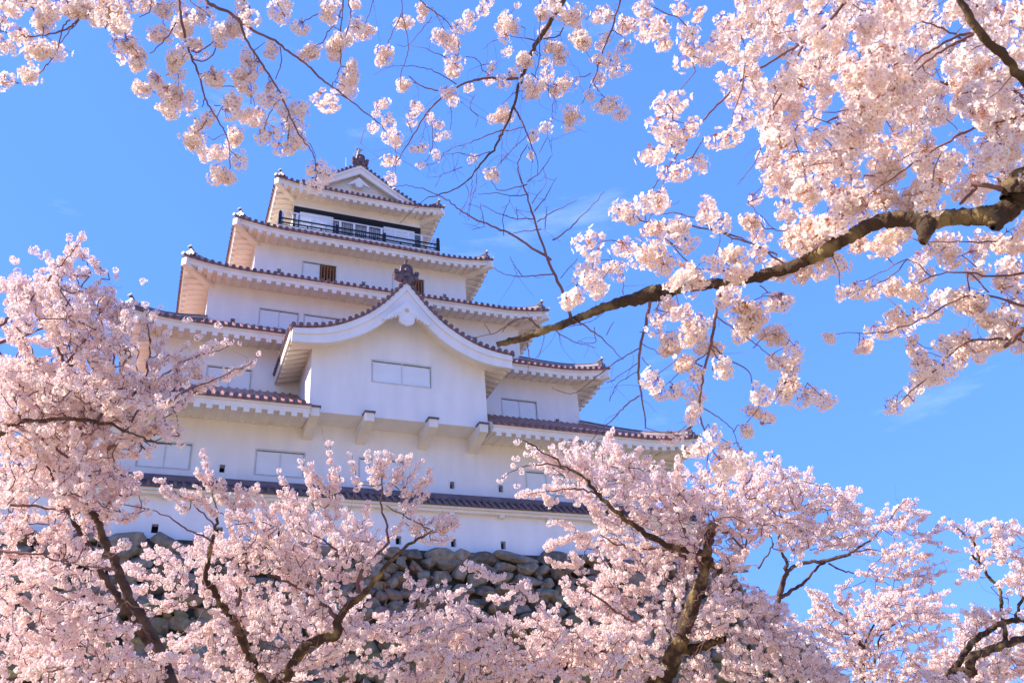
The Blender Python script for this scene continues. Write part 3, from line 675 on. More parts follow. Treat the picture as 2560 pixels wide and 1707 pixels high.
# ------------------------------------------------------------------ parapet wall on the rampart edge
pw = empty('parapet_wall', (0, -0.9, G)); tag(pw, 'low white plastered parapet wall with tiled coping and square loopholes along the rampart edge', 'wall')
PX0, PX1 = -12.6, 12.4; py = -0.785+0.9
ph = [-10.1, -8.07, -6.1, -4.15, -2.41, -0.1, 1.93, 3.85, 5.75, 7.7, 9.6]
m = MB()
wall_holes(m, PX0, PX1, -0.25, 1.55, py, [(h-0.10, h+0.10, 0.22, 0.52, 0.3, 1) for h in ph])
m.add([(PX0, py, -0.25), (PX0, py+0.4, -0.25), (PX0, py+0.4, 1.55), (PX0, py, 1.55)], [(0, 1, 2, 3)]); m.add([(PX1, py, -0.25), (PX1, py+0.4, -0.25), (PX1, py+0.4, 1.55), (PX1, py, 1.55)], [(0, 1, 2, 3)])
m.add([(PX0, py+0.4, -0.25), (PX1, py+0.4, -0.25), (PX1, py+0.4, 1.55), (PX0, py+0.4, 1.55)], [(0, 1, 2, 3)])
m.build('wall', [PLASTER, HOLE], pw)
m = MB(); m.box(PX0-0.1, PX1+0.1, py-0.34, py+0.7, 1.535, 1.62); m.box(PX0-0.08, PX1+0.08, py-0.24, py-0.004, 1.44, 1.532); m.build('eave_board', PLASTER2, pw)
for k in range(13):
    x = -12.0+1.95*k+0.87-0.67
    m = MB(); m.box(x-0.09, x+0.09, py-0.22, py-0.003, 1.33, 1.438); m.build('bracket', PLASTER2, pw)
m = MB()
n = int((PX1-PX0)/0.27)
m.add([(PX0-0.1, py-0.42, 1.625), (PX1+0.1, py-0.42, 1.625), (PX1+0.1, py+0.15, 2.06), (PX0-0.1, py+0.15, 2.06), (PX1+0.1, py+0.78, 1.625), (PX0-0.1, py+0.78, 1.625)], [(0, 1, 2, 3), (3, 2, 4, 5), (0, 5, 4, 1)])
for k in range(n+1):
    x = PX0+0.1+0.27*k
    for (ya, yb3) in ((py-0.45, py+0.15), (py+0.81, py+0.15)):
        V = []
        for (yy, z) in ((ya, 1.62), (yb3, 2.07)):
            V += [(x+0.075*math.cos(math.pi*q/5), yy, z+0.08*math.sin(math.pi*q/5)) for q in range(6)]
        m.add(V, [(q, q+1, 7+q, 6+q) for q in range(5)]+[(0, 1, 2, 3, 4, 5)], 0, False)
m.box(PX0-0.1, PX1+0.1, py+0.04, py+0.26, 2.0, 2.16); m.tube([(PX0-0.12, py+0.15, 2.17), (PX1+0.12, py+0.15, 2.17)], 0.085, 10)
m.build('tiled_coping', RIDGE, pw)

# ------------------------------------------------------------------ stone rampart
def ico(sub):
    import bmesh
    bm = bmesh.new(); bmesh.ops.create_icosphere(bm, subdivisions=sub, radius=1)
    V = np.array([v.co[:] for v in bm.verts]); Fc = np.array([[v.index for v in f.verts] for f in bm.faces]); bm.free(); return V, Fc
ICO = {1: ico(2), 2: ico(3)}
def yprof(d): return -1.22-0.10*d-0.042*d*d          # front face of the rampart (castle frame), d = depth below its top
def xedge(d): return 13.0+0.62*d+0.02*d*d
rr_ = np.random.default_rng(3)
SV, SF, ST = [], [], []; nb = 0
def add_stone(c, ax, nrm, sx, sz, sy, lod):
    global nb
    V0, F0 = ICO[lod]
    P = np.sign(V0)*np.abs(V0)**0.62; P = P/np.maximum(1e-6, np.linalg.norm(P, axis=1)[:, None])**0.5
    # split faces: planes that cut the lump
    for _ in range(11):
        dv = rr_.normal(size=3)*np.array([1, .8, 1]); dv /= np.linalg.norm(dv); h = rr_.uniform(0.46, 0.74)
        e = P@dv; P = P-np.maximum(0, e-h)[:, None]*dv*0.94
    q_ = rr_.normal(size=(3, 3))*2.2; P = P*(1+0.022*np.sin(P@q_[0]*2)[:, None]+0.020*np.sin(P@q_[1]*4+1)[:, None]+0.008*rr_.normal(size=(len(P), 1)))
    P = P*(1+0.05*rr_.normal(size=(1,))[0])
    up = np.cross(nrm, ax); th = rr_.normal()*0.16
    a2 = ax*math.cos(th)+up*math.sin(th); u2 = -ax*math.sin(th)+up*math.cos(th)
    W = c+np.outer(P[:, 0]*sx, a2)+np.outer(P[:, 2]*sz, u2)+np.outer(P[:, 1]*sy, nrm)
    SV.append(W); SF.append(F0+nb); ST.append(np.full(len(W), rr_.random())); nb += len(W)
def stone_face(pt, wlen, dmax, axf, vis):
    """pt(a,d) surface; fill with courses of boulders"""
    d = 0.0
    while d < dmax:
        h = rr_.uniform(0.26, 0.52) if d > 0.1 else 0.44
        a, a1 = wlen(d)
        while a < a1:
            w = rr_.uniform(0.36, 1.0)*(1.5 if d < 0.1 else 1)*h/0.4*(0.8 if rr_.random() < 0.35 else 1)
            c0 = a+w/2; dc = d+h/2+rr_.normal()*0.08*(d > 0.2)
            p = np.array(pt(c0, dc)); px = np.array(pt(c0+0.1, dc))-p; pz = np.array(pt(c0, dc+0.1))-p
            ax = px/np.linalg.norm(px); nrm = np.cross(px, pz); nrm /= np.linalg.norm(nrm)
            if nrm@axf < 0: nrm = -nrm
            lod = 2 if vis(c0, dc) else 1
            add_stone(p-nrm*rr_.uniform(0.10, 0.2), ax, nrm, w*0.70, h*0.74, rr_.uniform(0.30, 0.42), lod)
            if rr_.random() < 0.45 and lod == 2:
                q = np.array(pt(a+w, d+h*rr_.uniform(0.1, 0.95))); add_stone(q-nrm*0.08, ax, nrm, rr_.uniform(0.10, 0.18), rr_.uniform(0.08, 0.15), 0.16, 1)
            a += w
        d += h*0.93
stone_face(lambda a, d: (a, yprof(d), -d), lambda d: (-27.0, xedge(d)-0.2), 10.9, np.array([0, -1, 0.2]), lambda a, d: d < 6 and a > -13)
stone_face(lambda a, d: (xedge(d), yprof(d)+a, -d), lambda d: (0.0, 27.0), 10.9, np.array([1, 0, 0.2]), lambda a, d: False)
SV = np.concatenate(SV); SF = np.concatenate(SF); ST = np.concatenate(ST)
ramp = empty('stone_rampart', (0, 0, G)); tag(ramp, 'steep rampart of rough grey boulders with yellow moss under the white walls', 'stone wall')
np_mesh('boulders', SV, SF, STONE, ramp, attr=ST, smooth=False)
m = MB()
for sidef in (0, 1):
    P = []
    for k in range(12):
        d = 10.9*k/11
        P += [(-28, yprof(d)+0.32, -d), (xedge(d)-0.32, yprof(d)+0.32, -d), (xedge(d)-0.32, 27, -d)]
    m.add(P, [(3*k, 3*k+1, 3*k+4, 3*k+3) for k in range(11)]+[(3*k+1, 3*k+2, 3*k+5, 3*k+4) for k in range(11)]) if sidef == 0 else None
m.add([(-28, yprof(0)+0.3, -0.02), (xedge(0)-0.3, yprof(0)+0.3, -0.02), (xedge(0)-0.3, 27, -0.02), (-28, 27, -0.02)], [(0, 1, 2, 3)])
m.build('earth_fill', mat('earth_and_gap_shade', (0.10, 0.08, 0.06), 0.95, 0.4, 2), ramp)  # fill behind the boulders, coloured dark to paint shadow into the gaps
#TREES
# ------------------------------------------------------------------ cherry trees
# zoom frames in which branch outlines were measured: origin and scale in pixels of the photograph
ZF = {'A': (0, 0, .38265), 'B': (850, 0, .38271), 'C': (1600, 0, .40816), 'D': (1200, 500, .57823), 'E': (0, 550, .38272), 'H': (0, 1150, .35515),
      'P': (200, 1100, .38265), 'Q': (1000, 1100, .38265), 'R': (1700, 1107, .38273), 'S': (950, 650, .38265), 'U': (0, 0, 1.0)}
def fr(k, pts):
    a, b, s = ZF[k]; return [(a+x*s, b+y*s) for x, y in pts]

def flower_template(full):
    """five cupped petals and a heart; unit = flower radius; returns verts, quads, is_eye per face"""
    V = []; Q = []; e = []
    for p in range(5):
        t = 2*math.pi*p/5; n = len(V)
        def pt(r, a, z): return (r*math.cos(t+a), r*math.sin(t+a), z)
        V += [pt(0.10, 0, 0), pt(0.76, -0.60, 0.20), pt(1.0, 0.0, 0.34), pt(0.76, 0.60, 0.20)]; Q.append((n, n+1, n+2, n+3)); e.append(0)
    n = len(V); r = 0.17
    V += [(r, 0, 0.14), (0, r, 0.14), (-r, 0, 0.14), (0, -r, 0.14)]; Q.append((n, n+1, n+2, n+3)); e.append(1)
    return np.array(V), np.array(Q), np.array(e)
FT = flower_template(True)
KF = 3.4

def rand_rot(n, r):
    q = r.normal(size=(n, 4)); q /= np.linalg.norm(q, axis=1)[:, None]; w, x, y, z = q.T
    return np.stack([np.stack([1-2*(y*y+z*z), 2*(x*y-z*w), 2*(x*z+y*w)], 1), np.stack([2*(x*y+z*w), 1-2*(x*x+z*z), 2*(y*z-x*w)], 1), np.stack([2*(x*z-y*w), 2*(y*z+x*w), 1-2*(x*x+y*y)], 1)], 1)

def make_cluster(r, nf, fr_, cr, near):
    """umbels of flowers hanging as cups below their attachment (+z): flowers face outward, stalks gather at the top"""
    V0, Q0, e0 = FT; VV = []; QQ = []; MM = []; TT = []; nb = 0
    nu = (1 if nf < 30 else int(r.integers(2, 4))) if near else 1
    for un in range(nu):
        m = nf//nu; cut = r.uniform(-0.15, 0.45) if near else r.uniform(0.3, 0.75)       # how far up the cup closes
        o = np.zeros(3) if nu == 1 else np.append(r.normal(size=2)*cr*0.55, r.normal()*cr*0.35); cu = cr*(1 if nu == 1 else r.uniform(0.72, 0.9)); sq = np.array([r.uniform(.85, 1.2), r.uniform(.85, 1.2), r.uniform(.8, 1.05)])
        k = np.arange(m)+0.5; cz = -1+(1+cut)*k/m; sz = np.sqrt(1-cz*cz); th = np.pi*(1+5**0.5)*k+r.uniform(0, 6)
        D = np.stack([sz*np.cos(th), sz*np.sin(th), cz], 1)+r.normal(size=(m, 3))*0.12; D /= np.linalg.norm(D, axis=1)[:, None]
        top = o+np.array([0, 0, cu*0.55])
        for d in D:
            w = d+r.normal(size=3)*0.22; w /= np.linalg.norm(w); u = np.cross(w, r.normal(size=3)); u /= np.linalg.norm(u); v = np.cross(w, u)
            bud = near and r.random() < 0.05
            s = fr_*(0.4 if bud else r.uniform(0.88, 1.15)); c = o+d*sq*cu*(r.uniform(0.78, 1.12) if r.random() < .85 else r.uniform(1.1, 1.35)); cup = 2.2 if bud else r.uniform(.7, 1.3)
            VV.append(c+s*(V0[:, :1]*u+V0[:, 1:2]*v+V0[:, 2:]*cup*w)); QQ.append(Q0+nb); MM.append(e0); TT.append(np.full(len(V0), 0.0 if bud else np.clip(r.normal(0.62, 0.24), 0, 1))); nb += len(V0)
            if near or r.random() < 0.32:        # stalk with calyx, as a thin blade
                a1 = c-w*s*0.05; sd_ = np.cross(a1-top, r.normal(size=3)); sd_ /= np.linalg.norm(sd_)+1e-9; wd = fr_*(0.05 if near else 0.10)
                VV.append(np.array([top-sd_*wd*0.6, top+sd_*wd*0.6, a1+sd_*wd*1.7, a1-sd_*wd*1.7])); QQ.append(np.array([[0, 1, 2, 3]])+nb); MM.append(np.array([2])); TT.append(np.full(4, r.uniform(0, 0.4))); nb += 4
        for _ in range(9 if near else 2):         # bud scales and first leaflets
            c = top+r.normal(size=3)*cu*0.16; a = r.normal(size=3); a /= np.linalg.norm(a); b = np.cross(a, r.normal(size=3)); b /= np.linalg.norm(b); L = fr_*r.uniform(0.4, 0.95)
            VV.append(np.array([c-a*L*.2, c+b*L*.3+a*L*.3, c+a*L, c-b*L*.3+a*L*.3])); QQ.append(np.array([[0, 1, 2, 3]])+nb); MM.append(np.array([2])); TT.append(np.full(4, r.uniform(0.3, 1))); nb += 4
    return np.concatenate(VV), np.concatenate(QQ), np.concatenate(MM), np.concatenate(TT)

_r = np.random.default_rng(11)
CL_NEAR = [make_cluster(_r, n, .0190, .052, True) for n in (22, 26, 40, 28, 46, 24, 36, 52, 27, 44)]
CL_FAR = [make_cluster(_r, n, .0200, .040, False) for n in (13, 15, 18, 14, 17, 20, 12, 19)]

def stamp(name, C, S, T, lib, mats, parent, r, hang=0.8):
    """clusters at points C, scale S, tint shift T, all in one crown mesh"""
    VV = []; QQ = []; MM = []; TT = []; nb = 0
    which = r.integers(0, len(lib), len(C))
    for w in range(len(lib)):
        idx = np.nonzero(which == w)[0]
        if not len(idx): continue
        V, Q, M, t = lib[w]; n = len(idx); R = rand_rot(n, r)
        # keep most clusters hanging from their stalks: rotate about z and tilt a little
        a = r.uniform(0, 2*np.pi, n); tl = r.normal(0, 0.45, n)*(1+2*(r.random(n) > hang)); b = r.uniform(0, 2*np.pi, n)
        ca, sa, ct, st_ = np.cos(a), np.sin(a), np.cos(tl), np.sin(tl)
        Rz = np.zeros((n, 3, 3)); Rz[:, 0, 0] = ca; Rz[:, 0, 1] = -sa; Rz[:, 1, 0] = sa; Rz[:, 1, 1] = ca; Rz[:, 2, 2] = 1
        Rx = np.zeros((n, 3, 3)); Rx[:, 0, 0] = 1; Rx[:, 1, 1] = ct; Rx[:, 1, 2] = -st_; Rx[:, 2, 1] = st_; Rx[:, 2, 2] = ct
        cb, sb = np.cos(b), np.sin(b); Rb = np.zeros((n, 3, 3)); Rb[:, 0, 0] = cb; Rb[:, 0, 1] = -sb; Rb[:, 1, 0] = sb; Rb[:, 1, 1] = cb; Rb[:, 2, 2] = 1
        RR = Rb@Rx@Rz
        sc3 = S[idx][:, None]*r.uniform(0.85, 1.15, (n, 3))
        P = np.einsum('nij,kj->nki', RR, V)*sc3[:, None, :]+C[idx][:, None, :]
        VV.append(P.reshape(-1, 3)); k = len(V)
        QQ.append((Q[None]+(np.arange(n)*k)[:, None, None]).reshape(-1, 4)+nb); MM.append(np.tile(M, n)); TT.append(np.clip(t[None]+T[idx][:, None], 0, 1).ravel()); nb += n*k
    return np_mesh(name, np.concatenate(VV), np.concatenate(QQ), mats, parent, np.concatenate(MM), np.concatenate(TT))

def inside(poly, x, y):
    c = False; n = len(poly); j = n-1
    for i in range(n):
        xi, yi = poly[i]; xj, yj = poly[j]
        if (yi > y) != (yj > y) and x < (xj-xi)*(y-yi)/(yj-yi)+xi: c = not c
        j = i
    return c
def area(p): return 0.5*abs(sum(p[i-1][0]*p[i][1]-p[i][0]*p[i-1][1] for i in range(len(p))))

def tubes_np(name, paths, mats, parent, seg=5, rough=0.0):
    """paths: list of (points (n,3), radii (n,), seg)"""
    VV = []; QQ = []; nb = 0
    for P, Rr, sg in paths:
        P = np.asarray(P, float); n = len(P)
        if n < 2: continue
        Tn = np.gradient(P, axis=0); Tn /= np.linalg.norm(Tn, axis=1)[:, None]+1e-9
        ref = np.cross(Tn[0], [0.3, 0.5, 0.8]); U = np.empty_like(P)
        for i in range(n):
            ref = ref-Tn[i]*(ref@Tn[i]); ref /= np.linalg.norm(ref)+1e-9; U[i] = ref
        W = np.cross(Tn, U); a = 2*np.pi*np.arange(sg)/sg
        nzr = np.random.default_rng(n).normal(size=(n, sg)); nzr = (nzr+np.roll(nzr, 1, 1)*.6)*rough; nzr[0] = nzr[-1] = 0
        V = P[:, None]+(np.asarray(Rr)[:, None]*(1+nzr))[:, :, None]*(U[:, None]*np.cos(a)[None, :, None]+W[:, None]*np.sin(a)[None, :, None])
        VV.append(V.reshape(-1, 3)); i, k = np.meshgrid(np.arange(n-1), np.arange(sg), indexing='ij')
        QQ.append(np.stack([i*sg+k, i*sg+(k+1) % sg, (i+1)*sg+(k+1) % sg, (i+1)*sg+k], -1).reshape(-1, 4)+nb); nb += n*sg
        VV[-1] = np.concatenate([VV[-1]]); 
    return np_mesh(name, np.concatenate(VV), np.concatenate(QQ), mats, parent, smooth=True)

def smooth_path(P, R, n_sub=5, jit=0.0, r=None):
    """catmull-rom through the points"""
    P = np.asarray(P, float); R = np.asarray(R, float); n = len(P)
    if n == 2: Q = [P[0]+(P[1]-P[0])*t for t in np.linspace(0, 1, n_sub+1)]; RR = list(np.linspace(R[0], R[1], n_sub+1))
    else:
        Pe = np.vstack([2*P[0]-P[1], P, 2*P[-1]-P[-2]]); Q = []; RR = []
        for i in range(n-1):
            p0, p1, p2, p3 = Pe[i:i+4]
            for t in np.arange(n_sub)/n_sub:
                Q.append(0.5*((2*p1)+(-p0+p2)*t+(2*p0-5*p1+4*p2-p3)*t*t+(-p0+3*p1-3*p2+p3)*t**3)); RR.append(R[i]+(R[i+1]-R[i])*t)
        Q.append(P[-1]); RR.append(R[-1])
    Q = np.array(Q); RR = np.array(RR)
    if jit and r is not None:
        s = np.linalg.norm(np.diff(Q, axis=0), axis=1).mean(); Q[1:-1] += r.normal(size=(len(Q)-2, 3))*jit*min(s, 0.2)
        RR = RR*(1+r.normal(size=len(RR))*0.06)
    return Q, RR

class Tree:
    def __init__(s, label, base_uv, base_d, seed, lib, petal, group='cherry trees in blossom', big_mat=None, base=None):
        s.r = np.random.default_rng(seed); s.lib = lib; s.petal = petal
        p = at(base_uv[0], base_uv[1], base_d) if base is None else np.array(base, float); s.base = np.array([p[0], p[1], 0.0])
        s.root = empty('cherry_tree', tuple(s.base)); tag(s.root, label, 'tree', group)
        s.limbs = []; s.twigs = []; s.nodes = []; s.nr = []; s.C = []; s.S = []; s.T = []; s.show = []; s.big_mat = big_mat or BARK
    def path3(s, uvd): return np.array([at(u, v, d) for u, v, d in uvd])
    def limb(s, pts3, radii, sub=6, jit=0.25, thin=False):
        P, R = smooth_path(pts3, radii, sub, jit, s.r)
        if not thin:       # finer rings so that the bark relief shows
            m_ = len(P)*2-1; x_ = np.arange(m_)/2; P = np.stack([np.interp(x_, np.arange(len(P)), P[:, i]) for i in range(3)], 1); R = np.interp(x_, np.arange(len(R)), R)
        (s.twigs if thin else s.limbs).append((P, R, 5 if thin else 14)); s.nodes += list(P); s.nr += list(R)
    def px_limb(s, frame, pts, d, rads, thin=False, sub=4, jit=0.16):
        """outline points in a zoom frame; d = (start, end) distance; rads = (start, end) radius in m"""
        P = fr(frame, pts); n = len(P); d0, d1 = d if isinstance(d, (tuple, list)) else (d, d)
        L = [0]
        for i in range(1, n): L.append(L[-1]+math.hypot(P[i][0]-P[i-1][0], P[i][1]-P[i-1][1]))
        w = s.r.normal()*0.12
        p3 = s.path3([(P[i][0], P[i][1], d0+(d1-d0)*L[i]/L[-1]+(0 if i in (0, n-1) else w*math.sin(L[i]/L[-1]*3.1)*(0.5 if thin else 0.3))) for i in range(n)])
        rd = [rads[0]+(rads[1]-rads[0])*L[i]/L[-1] for i in range(n)] if len(rads) == 2 else list(rads)
        s.limb(p3, rd, sub, jit, thin)
        return p3
    def cluster(s, p, size, tint=0.0): s.C.append(np.asarray(p, float)); s.S.append(size); s.T.append(tint)
    def px_clusters(s, frame, L, d, jd, k=1.0, real=0.062, cap=1.35):
        """explicit clusters (x, y, r) in a zoom frame; big ones become bunches of several balls"""
        sc = ZF[frame][2]
        for x, y, rr in L:
            u, v = fr(frame, [(x, y)])[0]; R = rr*sc; dd = d+s.r.normal()*jd; rm = R*dd/F*k
            nball = max(1, int(round((rm/real)**2*0.9))); c = at(u, v, dd)
            if rm <= real*cap: s.cluster(c, rm/real, s.r.normal()*0.08)
            else:
                for q in range(nball+1):
                    o = s.r.normal(size=3); o = o/np.linalg.norm(o)*s.r.random()**0.5*(rm-real*0.85)
                    s.cluster(c+o, s.r.uniform(0.8, 1.12), s.r.normal()*0.08)
    def spray(s, uv0, uv1, d0, d1, size, wob=0.050, step=0.027, fill=0.95, rad=0.006, taper=True, tint=0.0):
        """a flowering shoot from uv0 to uv1 crowded with blossom balls"""
        a, b = at(*uv0, d0), at(*uv1, d1); L = np.linalg.norm(b-a); n = max(3, int(L/step))
        sag = np.array([0, 0, 1.0])*L*0.05*s.r.normal()
        sd_ = s.r.normal(size=3)*L*0.05
        P = [a+(b-a)*t+(sag+sd_)*math.sin(t*math.pi) for t in np.linspace(0, 1, 6)]
        s.limb(P, list(np.linspace(rad, 0.002, 6)), 2, 0.3, True)
        for i in range(n):
            t = (i+s.r.random())/n
            if s.r.random() > fill: continue
            p = a+(b-a)*t+(sag+sd_)*math.sin(t*math.pi); w = wob*(1.15-0.75*t if taper else 1)
            o = s.r.normal(size=3)*w*0.6; s.cluster(p+o, size*s.r.uniform(0.75, 1.15)*(1.0-0.22*t), tint+s.r.normal()*0.12)
    def region(s, poly, cov, d, rpx, length=0.7, size=1.0, centre=None, holes=(), spread=0.5, step=0.045, tint=0.0):
        """fill a stretch of crown with flowering shoots that point away from its fork `centre` (pixels)"""
        xs_ = [p[0] for p in poly]; ys_ = [p[1] for p in poly]
        need = -math.log(max(0.02, 1-cov))*area(poly)/(math.pi*rpx*rpx); dm = (d[0]+d[1])/2
        per = length/step*0.88; ns = int(need/per*KF)+1; made = 0; tries = 0
        while made < ns and tries < ns*60:
            tries += 1
            u, v = s.r.uniform(min(xs_), max(xs_)), s.r.uniform(min(ys_), max(ys_))
            if not inside(poly, u, v) or any(inside(h, u, v) and s.r.random() < 0.9 for h in holes): continue
            dd = s.r.uniform(*d)
            if centre is not None: a = math.atan2(v-centre[1], u-centre[0])+s.r.normal()*spread
            else: a = -math.pi/2+s.r.normal()*spread*1.6
            Lp = length*s.r.uniform(0.55, 1.3)*F/dd; u0, v0 = u-math.cos(a)*Lp*0.6, v-math.sin(a)*Lp*0.6; u1, v1 = u+math.cos(a)*Lp*0.4, v+math.sin(a)*Lp*0.4
            if not inside(poly, u1, v1): u1, v1 = (u+u1)/2, (v+v1)/2
            s.spray((u0, v0), (u1, v1), dd+s.r.normal()*0.2, dd, size, step=step, tint=tint); made += 1
    def connect(s, r0=0.0055, maxr=0.05, bend=0.12):
        """join every loose shoot and cluster to the nearest earlier wood, growing outward from the limbs"""
        nl = len(s.limbs); starts = [(t[0][0], k) for k, t in enumerate(s.twigs)]
        if not nl: return
        N = np.array(np.concatenate([t[0] for t in s.limbs])); NR = list(np.concatenate([t[1] for t in s.limbs]))
        S = np.array([x[0] for x in starts]); todo = np.ones(len(S), bool); D = np.full(len(S), 1e9); A = np.zeros(len(S), int)
        def upd(Nn, off_):
            nonlocal D, A
            for c0 in range(0, len(Nn), 400):
                dd = np.linalg.norm(S[:, None]-Nn[None, c0:c0+400], axis=2); j = dd.argmin(1); m = dd[np.arange(len(S)), j]
                b = m < D; D[b] = m[b]; A[b] = j[b]+off_+c0
        upd(N, 0); extra = []
        while todo.any():
            k = int(np.where(todo, D, 1e9).argmin()); todo[k] = False; P0 = N[A[k]]; P1 = S[k]; L = np.linalg.norm(P1-P0)
            tw = s.twigs[starts[k][1]][0]; new = list(tw)
            if L > 0.02:
                rr = float(min(max(s.twigs[starts[k][1]][1][0], 0.45*NR[A[k]] if NR[A[k]] < 0.03 else 0.007), 0.0085))
                bow = s.r.normal(size=3)*L*bend; n = max(3, int(L/0.12))
                P = [P0+(P1-P0)*t+bow*math.sin(t*math.pi) for t in np.linspace(0, 1, n)]; P = np.array(P); P[1:-1] += s.r.normal(size=(n-2, 3))*0.012
                extra.append((P, np.linspace(rr*1.15, s.twigs[starts[k][1]][1][0], n), 5)); new = list(P[1:])+new
                s_n = len(N)
            Nn = np.array(new); o = len(N); N = np.vstack([N, Nn]); NR += [0.008]*len(Nn); upd(Nn, o)
        s.twigs += extra
    def bare_twigs(s, n, L=0.35, r0=0.003, up=0.3):
        """short leafless twiglets on existing thin wood"""
        src = [t for t in s.twigs if len(t[0]) > 2]
        for _ in range(n):
            t = src[s.r.integers(len(src))]; i = s.r.integers(1, len(t[0])); p = t[0][i]; d = s.r.normal(size=3); d[2] += up; d /= np.linalg.norm(d)
            l = L*s.r.uniform(0.3, 1.2); d2 = d+s.r.normal(size=3)*0.5
            P, R = smooth_path([p, p+d*l*0.5, p+(d+d2)*l*0.5], [r0, r0*0.8, r0*0.5], 3); s.twigs.append((P, R, 4))
    def stalks(s):
        """tie clusters that hang free of the wood to the nearest twig, one after another so that side twigs branch"""
        N = np.array(np.concatenate([t[0] for t in s.twigs+s.limbs])); C = np.array(s.C); m = len(C)
        D = np.full(m, 1e9); A = np.zeros(m, int); todo = np.ones(m, bool)
        def upd(Nn, o):
            for c0 in range(0, len(Nn), 500):
                dd = np.linalg.norm(C[:, None]-Nn[None, c0:c0+500], axis=2); j = dd.argmin(1); q = dd[np.arange(m), j]; b = q < D; D[b] = q[b]; A[b] = j[b]+o+c0
        upd(N, 0)
        while todo.any():
            k = int(np.where(todo, D, 1e9).argmin()); todo[k] = False
            if D[k] < 0.045: continue
            a = N[A[k]]; c = C[k]; d = D[k]; n = max(3, int(d/0.06)); bow = s.r.normal(size=3)*d*0.10+np.array([0, 0, d*0.08]); top = c+np.array([0, 0, 0.02])
            P = np.array([a+(top-a)*q+bow*math.sin(q*math.pi) for q in np.linspace(0, 1, n)]); s.twigs.append((P, np.linspace(0.0032, 0.002, n), 4))
            o = len(N); N = np.vstack([N, P[1:]]); upd(P[1:], o)
    def finish(s, stalks=False):
        if stalks: s.stalks()
        if s.show and s.C:      # the photograph shows these limbs bare: thin out the flowers hanging in front of them
            C = np.array(s.C)-EYE; dz = C@FWD; U = CX+F*(C@RGT)/dz; V = CY-F*(C@UPV)/dz; keep = np.ones(len(C), bool)
            for pts, wpx, dl in s.show:
                for (a0, b0), (a1, b1) in zip(pts[:-1], pts[1:]):
                    ab = np.array([a1-a0, b1-b0]); t_ = np.clip(((U-a0)*ab[0]+(V-b0)*ab[1])/(ab@ab), 0, 1); dist = np.hypot(U-a0-t_*ab[0], V-b0-t_*ab[1])
                    keep &= ~((dist < wpx*s.r.uniform(.6, 1.15, len(C))) & (dz < dl+0.1) & (s.r.random(len(C)) < .93))
            s.C = [c for c, k in zip(s.C, keep) if k]; s.S = [c for c, k in zip(s.S, keep) if k]; s.T = [c for c, k in zip(s.T, keep) if k]
        b = s.base
        tubes_np('trunk', [(P-b, R, g_) for P, R, g_ in s.limbs], s.big_mat, s.root, rough=0.055)
        if s.twigs: tubes_np('branches', [(P-b, R, g_) for P, R, g_ in s.twigs], TWIG, s.root)
        if s.C: stamp('blossoms', np.array(s.C)-b, np.array(s.S), np.array(s.T), s.lib, [s.petal, EYE_MAT, CALYX], s.root, s.r)
        print('tree', s.root['label'][:40], 'clusters', len(s.C), 'twigs', len(s.twigs))
    def trunk_to_ground(s, p_top, r_top, lean=(0, 0), r_base=None, extra=()):
        p = np.array(p_top); P = [s.base+np.array([0, 0, -0.1]), s.base+(p-s.base)*np.array([0.15, 0.15, 0.35])+np.array([lean[0], lean[1], 0]), s.base+(p-s.base)*np.array([0.5, 0.5, 0.7])+np.array([lean[0], lean[1], 0])*0.6, p]
        rb = r_base or r_top*1.6
        s.limb(P, [rb*1.25, rb, (rb+r_top)/2, r_top], 6, 0.1)

# ---------- tree T4: the large one right of centre, lichened trunk forking in view
t = Tree('large cherry tree with a lichened trunk and sawn top, right of the castle corner', (1640, 1760), 12.0, 41, CL_FAR, PETAL_FAR, big_mat=BARK_MOSS_SUN)
p = t.px_limb('Q', [(1690, 1640), (1725, 1560), (1790, 1400), (1835, 1280), (1885, 1150), (1935, 1010), (1985, 870), (2010, 720), (2030, 600), (2032, 545)], (12.0, 12.2), [.15, .135, .115, .108, .10, .09, .075, .065, .055, .05])
t.trunk_to_ground(p[0], .15, (0.3, 0), .2)
t.px_limb('Q', [(1850, 1385), (1960, 1350), (2050, 1320), (2125, 1300)], (12.05, 11.8), [.075, .06, .05, .045])
t.px_limb('Q', [(2050, 1320), (2055, 1250), (2045, 1190)], (11.85, 11.8), [.025, .02, .016])
t.px_limb('Q', [(1690, 1600), (1640, 1540), (1590, 1480), (1550, 1400), (1515, 1330)], (12.0, 12.4), [.10, .075, .06, .048, .04])
t.px_limb('Q', [(2000, 740), (1920, 725), (1820, 712), (1700, 660), (1600, 605), (1520, 550), (1440, 490), (1360, 410), (1290, 345), (1210, 250), (1110, 190), (1000, 120), (880, 40), (800, 0)], (12.1, 10.3), [.05, .045, .042, .04, .038, .035, .03, .026, .022, .018, .014, .011, .008, .005])
t.px_limb('Q', [(1300, 355), (1200, 325), (1080, 320), (960, 335), (850, 350)], (11.2, 10.8), (.014, .004), True)
t.px_limb('Q', [(1080, 190), (980, 160), (880, 160), (780, 180), (700, 220), (650, 260)], (10.9, 10.5), (.012, .004), True)
t.px_limb('Q', [(1860, 760), (1750, 720), (1600, 715), (1450, 700), (1310, 620)], (12.0, 11.5), (.028, .008), True)
t.px_limb('Q', [(1800, 1270), (1700, 1220), (1580, 1190), (1450, 1140), (1310, 1040), (1200, 960), (1130, 890), (1040, 850)], (11.9, 10.8), (.03, .006), True)
t.px_limb('Q', [(2010, 760), (2100, 880), (2180, 1000)], (12.2, 12.6), (.05, .03))
t.px_limb('R', [(230, 580), (330, 590), (420, 700), (470, 460), (540, 430)], (12.2, 12.6), (.02, .006), True)
t.px_limb('Q', [(2040, 580), (2130, 470), (2230, 330), (2310, 200)], (12.2, 12.5), (.03, .008), True)
